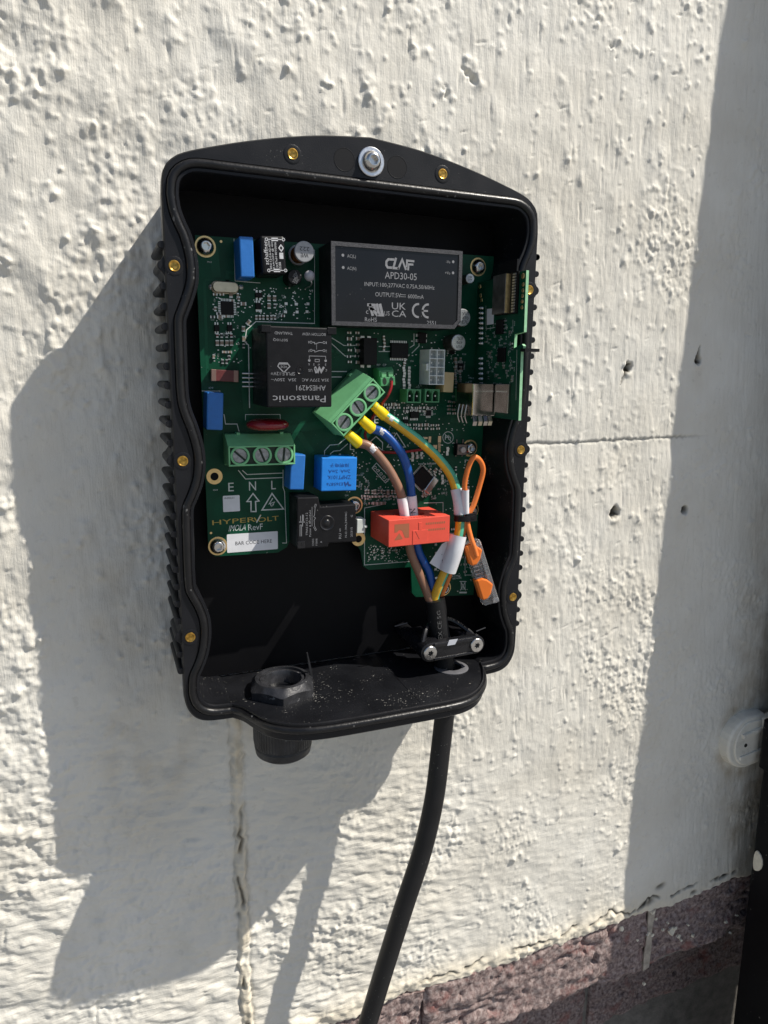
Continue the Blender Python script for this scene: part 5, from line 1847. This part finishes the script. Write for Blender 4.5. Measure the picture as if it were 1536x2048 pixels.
ic(830, 830, 20, 14, 2, 6); ic(858, 826, 12, 12, 1.5, 4, side='tl'); ic(812, 843, 12, 9, 1.5, 3)
ic(434, 656, 9, 12, 2, 2); ic(460, 656, 9, 12, 2, 2); ic(518, 590, 13, 9, 2, 2); ic(517, 612, 10, 12, 2, 2)
# silver crystal beside the microcontroller
fm = spot(864, 971, 3, math.radians(52))
mb = MB()
mb.box(-6.2, 6.2, -2.6, 2.6, 0, 2.6)
mb.build('silver_crystal', STEEL, board, fm, bevel=0.6)
# tactile push button
fm, w, h = rect(914, 888, 935, 911, 5)
mb = MB()
mb.box(-w / 2, w / 2, -h / 2, h / 2, 0, 4.2)
mb.box(-w / 2 + .5, w / 2 - .5, -h / 2 + .5, h / 2 - .5, 4.2, 4.9, 1)
mb.cyl(1.9, 4.9, 6.8, 0, 0, 20, 2)
for sx in (-1, 1):
    for sy in (-1, 1):
        mb.box(sx * w * 0.3 - .45, sx * w * 0.3 + .45, sy * h / 2 - 1.2, sy * h / 2 + 1.6 * sy + 1.2, 0.1, 0.9, 1)
mb.build('push_button', [ICB, mat('button_plate', (0.16, 0.13, 0.12), 0.35, metal=0.7), mat('beige_button', (0.50, 0.46, 0.42), 0.5)], board, fm)
# bare gold pads
for x0, y0, x1, y1 in ((857, 873, 862, 885), (876, 872, 882, 885), (848, 874, 855, 878), (866, 890, 874, 898)) + tuple((876, 887 + 2.6 * k, 881, 888.6 + 2.6 * k) for k in range(7)):
    fm, w, h = rect(x0, y0, x1, y1, 0)
    mb = MB()
    mb.box(-w / 2, w / 2, -h / 2, h / 2, 0.02, 0.12)
    mb.build('solder_pad', mat('bare_copper_pad', (0.62, 0.44, 0.27), 0.4, metal=0.6) if 'bare_copper_pad' not in MATS else MATS['bare_copper_pad'], board, fm)
# surface-mount parts: each its own little part
CHIP = {}
def chip_mesh(kind):
    if kind in CHIP:
        return CHIP[kind]
    w, h, H, m = {'cap': (2.3, 1.25, 1.2, CHIPB), 'res': (2.4, 1.3, 0.7, CHIPK), 'capv': (3.0, 1.9, 1.6, CHIPB), 'led': (1.5, 1.5, 0.8, TINPAD), 'pk': (2.2, 1.3, 1.1, MAROON)}[kind]
    mb = MB()
    mb.box(-w / 2 + 0.5, w / 2 - 0.5, -h / 2, h / 2, 0.05, H)
    for s_ in (-1, 1):
        x0, x1 = sorted((s_ * (w / 2 - 0.5), s_ * (w / 2 + 0.15)))
        mb.box(x0, x1, -h / 2 - 0.05, h / 2 + 0.05, 0.02, H + 0.04, 1)
    me = bpy.data.meshes.new('chip_' + kind)
    me.from_pydata([(x * .001, y * .001, z * .001) for x, y, z in mb.v], [], mb.f)
    me.materials.append(m)
    me.materials.append(TINPAD)
    me.polygons.foreach_set('material_index', mb.m)
    CHIP[kind] = me
    return me
NAMES = {'cap': 'chip_capacitor', 'capv': 'chip_capacitor', 'res': 'chip_resistor', 'led': 'test_pad', 'pk': 'chip_capacitor'}
def chip(px, py, kind, ang=0.0):
    link(NAMES[kind], chip_mesh(kind), board, spot(px, py, 0, math.radians(ang + random.uniform(-2, 2))))
for x, y, k, a in ((430, 589, 'cap', 0), (443, 589, 'cap', 0), (461, 590, 'capv', 90), (475, 591, 'cap', 90), (464, 601, 'cap', 0), (477, 598, 'cap', 90), (476, 610, 'res', 90), (486, 608, 'capv', 0),
                   (430, 618, 'cap', 90), (437, 627, 'res', 0), (439, 634, 'capv', 0), (452, 633, 'cap', 0), (425, 634, 'res', 0),
                   (434, 671, 'pk', 90), (443, 671, 'res', 90), (453, 671, 'res', 90), (462, 671, 'pk', 90), (434, 686, 'capv', 90), (443, 686, 'capv', 90), (453, 686, 'capv', 90), (462, 686, 'capv', 90),
                   (448, 704, 'cap', 0), (459, 704, 'cap', 0), (427, 713, 'cap', 90), (445, 723, 'res', 90), (453, 723, 'res', 90), (458, 715, 'res', 90),
                   (537, 597, 'capv', 90), (548, 597, 'capv', 90), (537, 612, 'capv', 90), (549, 612, 'res', 90), (512, 635, 'cap', 90), (519, 635, 'cap', 90), (526, 635, 'cap', 90), (534, 635, 'cap', 90), (542, 635, 'cap', 90), (549, 635, 'cap', 90),
                   (565, 632, 'pk', 0), (496, 645, 'capv', 50), (486, 658, 'capv', 90), (487, 678, 'capv', 90), (487, 692, 'res', 90), (514, 620, 'led', 0), (520, 622, 'led', 0)):
    chip(x, y, k, a)
zones = [(800, 816, 712, 730, 4, 'cap', 90), (802, 823, 732, 780, 16, 'led', 0), (798, 812, 780, 806, 6, 'cap', 0), (760, 800, 806, 824, 10, 'cap', 0), (806, 872, 812, 826, 14, 'res', 0),
         (800, 880, 846, 868, 16, 'cap', 0), (672, 686, 910, 926, 4, 'cap', 90), (670, 690, 926, 952, 6, 'led', 0), (726, 792, 980, 986, 10, 'cap', 90), (722, 792, 990, 998, 12, 'cap', 0),
         (736, 770, 1002, 1010, 4, 'capv', 0), (852, 884, 936, 956, 8, 'cap', 45), (842, 862, 978, 992, 8, 'cap', 45), (878, 890, 950, 968, 4, 'led', 0), (820, 846, 904, 922, 10, 'led', 0),
         (888, 900, 895, 910, 4, 'led', 0), (905, 925, 715, 770, 12, 'cap', 90), (892, 912, 800, 830, 8, 'cap', 0), (690, 722, 660, 730, 12, 'cap', 0), (760, 775, 672, 700, 4, 'cap', 90),
         (900, 945, 930, 1010, 12, 'cap', 90), (893, 940, 1050, 1150, 14, 'cap', 0), (862, 880, 1080, 1180, 6, 'led', 0), (740, 800, 1095, 1110, 4, 'cap', 90), (560, 625, 600, 632, 6, 'led', 0), (725, 745, 780, 815, 0, 'cap', 0)]
for x0, x1, y0, y1, n, kind, a in zones:
    cols = max(1, int(math.sqrt(n * (x1 - x0) / max(1, (y1 - y0)))))
    rows = max(1, math.ceil(n / cols)) if n else 0
    c = 0
    for r in range(rows):
        for q in range(cols):
            if c >= n: break
            c += 1
            k2 = kind if kind == 'led' or random.random() < 0.65 else random.choice(['res', 'cap', 'capv'])
            chip(x0 + (x1 - x0) * (q + 0.5) / cols + random.uniform(-1, 1), y0 + (y1 - y0) * (r + 0.5) / rows + random.uniform(-0.8, 0.8), k2, a)
# countless tiny pads, vias and solder specks
mb = MB()
for k in range(620):
    zx = random.choice(((700, 945, 665, 760), (770, 945, 800, 930), (690, 800, 900, 1010), (840, 945, 925, 1185), (425, 500, 585, 730), (500, 628, 575, 640), (735, 820, 1090, 1125)))
    c = bl(random.uniform(zx[0], zx[1]), random.uniform(zx[2], zx[3]))
    if random.random() < 0.5:
        mb.box(c[0] - .45, c[0] + .45, c[1] - .3, c[1] + .3, 0.02, random.choice([0.1, 0.35]))
    else:
        mb.cyl(0.32, 0.02, 0.1, c[0], c[1], 8)
tag(mb.build('solder_speck', TINPAD, board, BF), kind='stuff')

# ================================================================== red current sensor
fm, w, h = quad(((777, 1042), (898.7, 1030), (900, 1084), (777, 1094)), 33)
wires = (at(814, 1034, 42) + at(830, 1034, 40)) / 2
sens = thing('current_sensor', 'bright red plastic current sensor block with brown and blue cores through it', 'sensor', fm.translation * 1000)
inv = fm.inverted()
wc = inv @ (wires * 0.001) * 1000
cx, cn = wc.x - 1.0, wc.z
mb = MB()
N = 48
def rect_pt(a, x0, x1, y0, y1, cx, cy):
    dx, dy = math.cos(a), math.sin(a)
    t = min(((x1 if dx > 0 else x0) - cx) / dx if abs(dx) > 1e-9 else 1e9, ((y1 if dy > 0 else y0) - cy) / dy if abs(dy) > 1e-9 else 1e9)
    return cx + dx * t, cy + dy * t
angs = sorted([2 * PI * k / N for k in range(N)] + [math.atan2(y - cn, x - cx) % (2 * PI) for x in (-w / 2, w / 2) for y in (1.0, 33.0)])
ou = [rect_pt(a, -w / 2, w / 2, 1.0, 33.0, cx, cn) for a in angs]
inn = [(cx + 10.4 * math.cos(a), cn + 6.4 * math.sin(a)) for a in angs]
K = len(angs)
vs = [(x, h / 2, n) for x, n in ou] + [(x, h / 2, n) for x, n in inn] + [(x, -h / 2, n) for x, n in ou] + [(x, -h / 2, n) for x, n in inn]
fs = []
for k in range(K):
    q = (k + 1) % K
    fs += [(k, q, K + q, K + k), (2 * K + q, 2 * K + k, 3 * K + k, 3 * K + q), (q, k, 2 * K + k, 2 * K + q), (K + k, K + q, 3 * K + q, 3 * K + k)]
mb.add(vs, fs)
body = mb.build('sensor_body', REDS, sens, fm, bevel=0.55)
def fp(u, v):                     # front face fractions -> local
    return ((u - 0.5) * w, (0.5 - v) * h)
mb = MB()
mb.strip([fp(0.478, 0.40), fp(0.478, 0.15), fp(0.535, 0.15), fp(0.535, 0.42)], 0.28, 33.03)
for x0, x1, y0, y1 in ((0.482, 0.531, 0.17, 0.46), (0.385, 0.635, 0.46, 0.985)):
    a, b = fp(x0, y0), fp(x1, y1)
    mb.box(a[0], b[0], b[1], a[1], 32.9, 33.28)
mb.build('snap_latch', REDS, body, fm, bevel=0.15)
mb = MB()
mb.strip([fp(0.43, 0.50), fp(0.49, 0.78)], 0.3, 33.33)
mb.build('latch_slot', mat('dark_red_slot', (0.10, 0.012, 0.008), 0.6), body, fm)
mb = MB()
a, b, c_, d = fp(0.10, 0.17), fp(0.33, 0.17), fp(0.33, 0.76), fp(0.10, 0.76)
mb.add([(*fp(0.095, 0.17), 33.06), (*fp(0.33, 0.17), 33.06), (*fp(0.33, 0.70), 33.06), (*fp(0.265, 0.70), 33.06), (*fp(0.215, 0.42), 33.06), (*fp(0.17, 0.38), 33.06), (*fp(0.13, 0.47), 33.06), (*fp(0.095, 0.47), 33.06)], [tuple(range(7, -1, -1))])
mb.add([(*fp(0.10, 0.72), 33.06), (*fp(0.17, 0.50), 33.06), (*fp(0.23, 0.73), 33.06), (*fp(0.10, 0.76), 33.06)], [(0, 3, 2, 1)])
for v, u0, u1 in ((0.24, 0.60, 0.93), (0.48, 0.60, 0.93)):
    for k in range(11):
        u = u0 + (u1 - u0) * k / 11
        g = fp(u, v)
        mb.box(g[0], g[0] + 0.85, g[1] - 0.7, g[1] + 0.7, 33.02, 33.06)
mb.build('printed_mark', PRINTTAN, body, fm)
mb = MB()
for k in range(10):
    mb.box(-w * 0.26 + k * 2.0, -w * 0.26 + k * 2.0 + 1.1, h / 2 + 0.01, h / 2 + 0.06, 29.5, 31.3)
mb.build('embossed_mark', mat('red_shade_print', (0.36, 0.03, 0.018), 0.5), body, fm)

# ================================================================== upright communication card
XC = 90.0
card = thing('communication_card', 'upright green communication card standing on edge beside the right rim', 'circuit board', (XC, -H0, 60))
CF = frame_of((XC, 0, 0), (0, -1, 0), (-1, 0, 0))
def cp(px, py, x=XC):
    p = atx(px, py, x)
    return (-p.y, p.z)
pts = [(22.2, 111)] + [cp(1052.5, 544)] + [cp(1048, 664), cp(1029.5, 669), cp(1028, 696), cp(1044, 688), cp(1047, 692), cp(1044.5, 701), cp(1042, 703), cp(1037, 841)] + [(22.2, 22)]
pts[1] = (pts[1][0], 112)
mb = MB()
n = len(pts)
mb.prism(pts[::-1], -1.9, 0)
mb.m = [0] * len(mb.m)
for i, f in enumerate(mb.f):
    if len(f) == 4: mb.m[i] = 1
mb.build('card_laminate', [PCB, PCBEDGE], card, CF)
# wireless module with antenna
q = [cp(999, 553), cp(1024, 547), cp(1020.5, 626), cp(994, 631)]
a0, a1 = (q[0][0] + q[3][0]) / 2, (q[1][0] + q[2][0]) / 2
b0, b1 = (q[2][1] + q[3][1]) / 2, (q[0][1] + q[1][1]) / 2
mb = MB()
mb.box(a0 - 1, a1 + 9, b0 - 0.5, b1 + 0.5, 0, 1.0)
w_ = mb.build('wireless_module', ICB, card, CF)
mb = MB()
mb.box(a0, a1, b0, b1, 1.0, 4.4)
mb.build('shield_can', SHIELD, w_, CF, bevel=0.3)
mb = MB()
mb.box(a1 + 0.01, a1 + 0.4, b0 + 0.2, b1 - 0.2, 1.0, 4.2)
mb.build('can_edge', GOLD, w_, CF)
t0, t1 = cp(1000, 527), cp(1036, 519)
mb = MB()
mb.box(t0[0], t1[0] + 1, b1 + 0.5, (t0[1] + t1[1]) / 2, 0, 1.1)
mb.build('antenna_board', BLACKC, w_, CF)
for k in range(14):
    mb = MB()
    z = b0 + (b1 - b0) * (k + 0.5) / 14
    mb.box(a1 + 3.0, a1 + 6.6, z - 0.55, z + 0.55, 0.9, 1.35)
    mb.build('castellation', TINPAD, w_, CF)
for k, (px, py) in enumerate(((1046, 552), (1046.5, 569), (1046, 581), (1045, 592), (1044.5, 603), (1044, 615))):
    c = cp(px, py)
    mb = MB()
    mb.lathe([(1.7 if k == 0 else 1.25, 0.03), (1.5 if k == 0 else 1.1, 0.3), (0.2, 0.35)], c[0], c[1], 14)
    mb.build('gold_via', GOLD, card, CF, smooth=40)
for k, (px, py) in enumerate(((960, 573), (961, 591), (963, 600))):
    c = cp(px, py)
    mb = MB()
    mb.lathe([(1.5, 0.03), (1.4, 0.3), (0.2, 0.35)], c[0], c[1], 14)
    mb.build('gold_via', GOLD, card, CF, smooth=40)
# double row of header joints
for k in range(17):
    if k in (8, 9): continue
    py = 616 + k * 10.1
    for dx in (0, 3.4):
        c = cp(961.5 - k * 0.05 + dx, py)
        mb = MB()
        mb.lathe([(1.15, 0.02), (0.75, 0.7), (0.3, 1.5), (0.05, 1.6)], c[0], c[1], 10)
        mb.build('solder_joint', TINPAD, card, CF, smooth=50)
q = [cp(974, 618), cp(988.5, 616.5), cp(987.5, 648), cp(974, 650)]
mb = MB()
mb.add([(x, y, 0.15) for x, y in q], [(0, 3, 2, 1)])
mb.build('white_sticker', WHITEP, card, CF)
c0 = cp(1003, 654)
mb = MB()
mb.box(c0[0] - 4.5, c0[0] + 3.5, c0[1] - 4.5, c0[1] + 4.5, 0.1, 1.8)
m_ = mb.build('memory_chip', ICB, card, CF, bevel=0.2)
mb = MB()
for k in range(4):
    z = c0[1] - 3.6 + k * 2.4
    mb.box(c0[0] + 3.5, c0[0] + 6.2, z - 0.4, z + 0.4, 0.05, 0.6)
mb.build('pin_row', TINPAD, m_, CF)
c0 = cp(1006, 710)
mb = MB()
mb.box(c0[0] - 5, c0[0] + 4, c0[1] - 4.5, c0[1] + 4.5, 0.1, 1.5)
mb.build('interface_chip', ICB, card, CF, bevel=0.2)
for k in range(46):
    px, py = random.uniform(972, 1026), random.uniform(664, 762)
    c = cp(px, py)
    o = bpy.data.objects.new('chip_capacitor', chip_mesh(random.choice(['cap', 'res', 'led'])))
    C.objects.link(o)
    put(o, CF @ Matrix.Translation((c[0] * .001, c[1] * .001, 0)) @ Matrix.Rotation(random.choice([0, PI / 2]), 4, 'Z') @ Matrix.Scale(0.72, 4), card)
mb = MB()
for k in range(70):
    c = cp(random.uniform(970, 1030), random.uniform(640, 770))
    write(mb, random.choice(codes), c[0], c[1], 2.6, 1.0, 0.08, random.choice([0, 90]))
for x0, y0, x1, y1 in ((1034, 700, 1032, 800), (1026, 640, 1026, 664), (972, 658, 990, 655), (972, 612, 972, 658)):
    mb.strip([cp(x0, y0), cp(x1, y1)], 0.3, 0.08)
tag(mb.build('silkscreen', SILK, card, CF), kind='stuff')
# network jack and memory-card socket
zt, zb = at(965, 767, 53).z, at(965, 832, 53).z
xl = at(945.5, 800, 53).x
mb = MB()
mb.box(xl, XC - 0.3, -53, -30, zb, zt)
jk = mb.build('network_jack', JACK, card, bevel=0.5)
mb = MB()
zl = zt - 5.0
mb.box(xl + 0.6, XC - 0.8, -53.35, -53.01, zl - 0.45, zl + 0.45)
for x in (xl + 0.3, XC - 1.2):
    mb.box(x, x + 0.8, -53.3, -53.01, zb + 1, zt - 1)
mb.build('jack_seam', STEEL, jk)
zfloor = at(965, 851, 53).z
for k, x in enumerate((xl + 0.2, xl + 4.2, xl + 8.2, xl + 11.6)):
    mb = MB()
    mb.prism([(0, 0), (0, 0.6), (-3.5, 2.0), (zfloor - zb, 0.9), (zfloor - zb, 0.2), (-3.5, 1.3)], 0, 2.8)
    o = mb.build('spring_finger', CRYSTAL if k % 2 else JACK, jk, Matrix(((0, 0, 1, x * .001), (0, -1, 0, -.0528), (1, 0, 0, zb * .001), (0, 0, 0, 1))))
for k in range(3):
    mb = MB()
    mb.tube(spline([(xl - 0.4, -36 - k * 5, zb + 7), (xl - 1.5, -36 - k * 5, zb), (xl - 0.2, -36.5 - k * 5, zb - 5)], 5), 0.6, 6)
    mb.build('spring_finger', JACK, jk)
q0, q1 = cp(997, 767), cp(1020, 827)
mb = MB()
mb.box(q0[0], q1[0], q1[1], q0[1], 0.1, 2.0)
sk = mb.build('memory_card_socket', JACK, card, CF, bevel=0.25)
mb = MB()
mb.box(q0[0] + 0.5, q1[0] - 1.5, q0[1] - 5.4, q0[1] - 4.6, 2.0, 2.2)
mb.build('socket_seam', STEEL, sk, CF)
c = atx(1047, 699, XC)
mb = MB()
mb.box(XC - 1.0, XC + 9.5, c.y - 3.2, c.y + 2.0, c.z - 1.3, c.z + 0.6)
mb.build('black_tab', BLACKC, card)
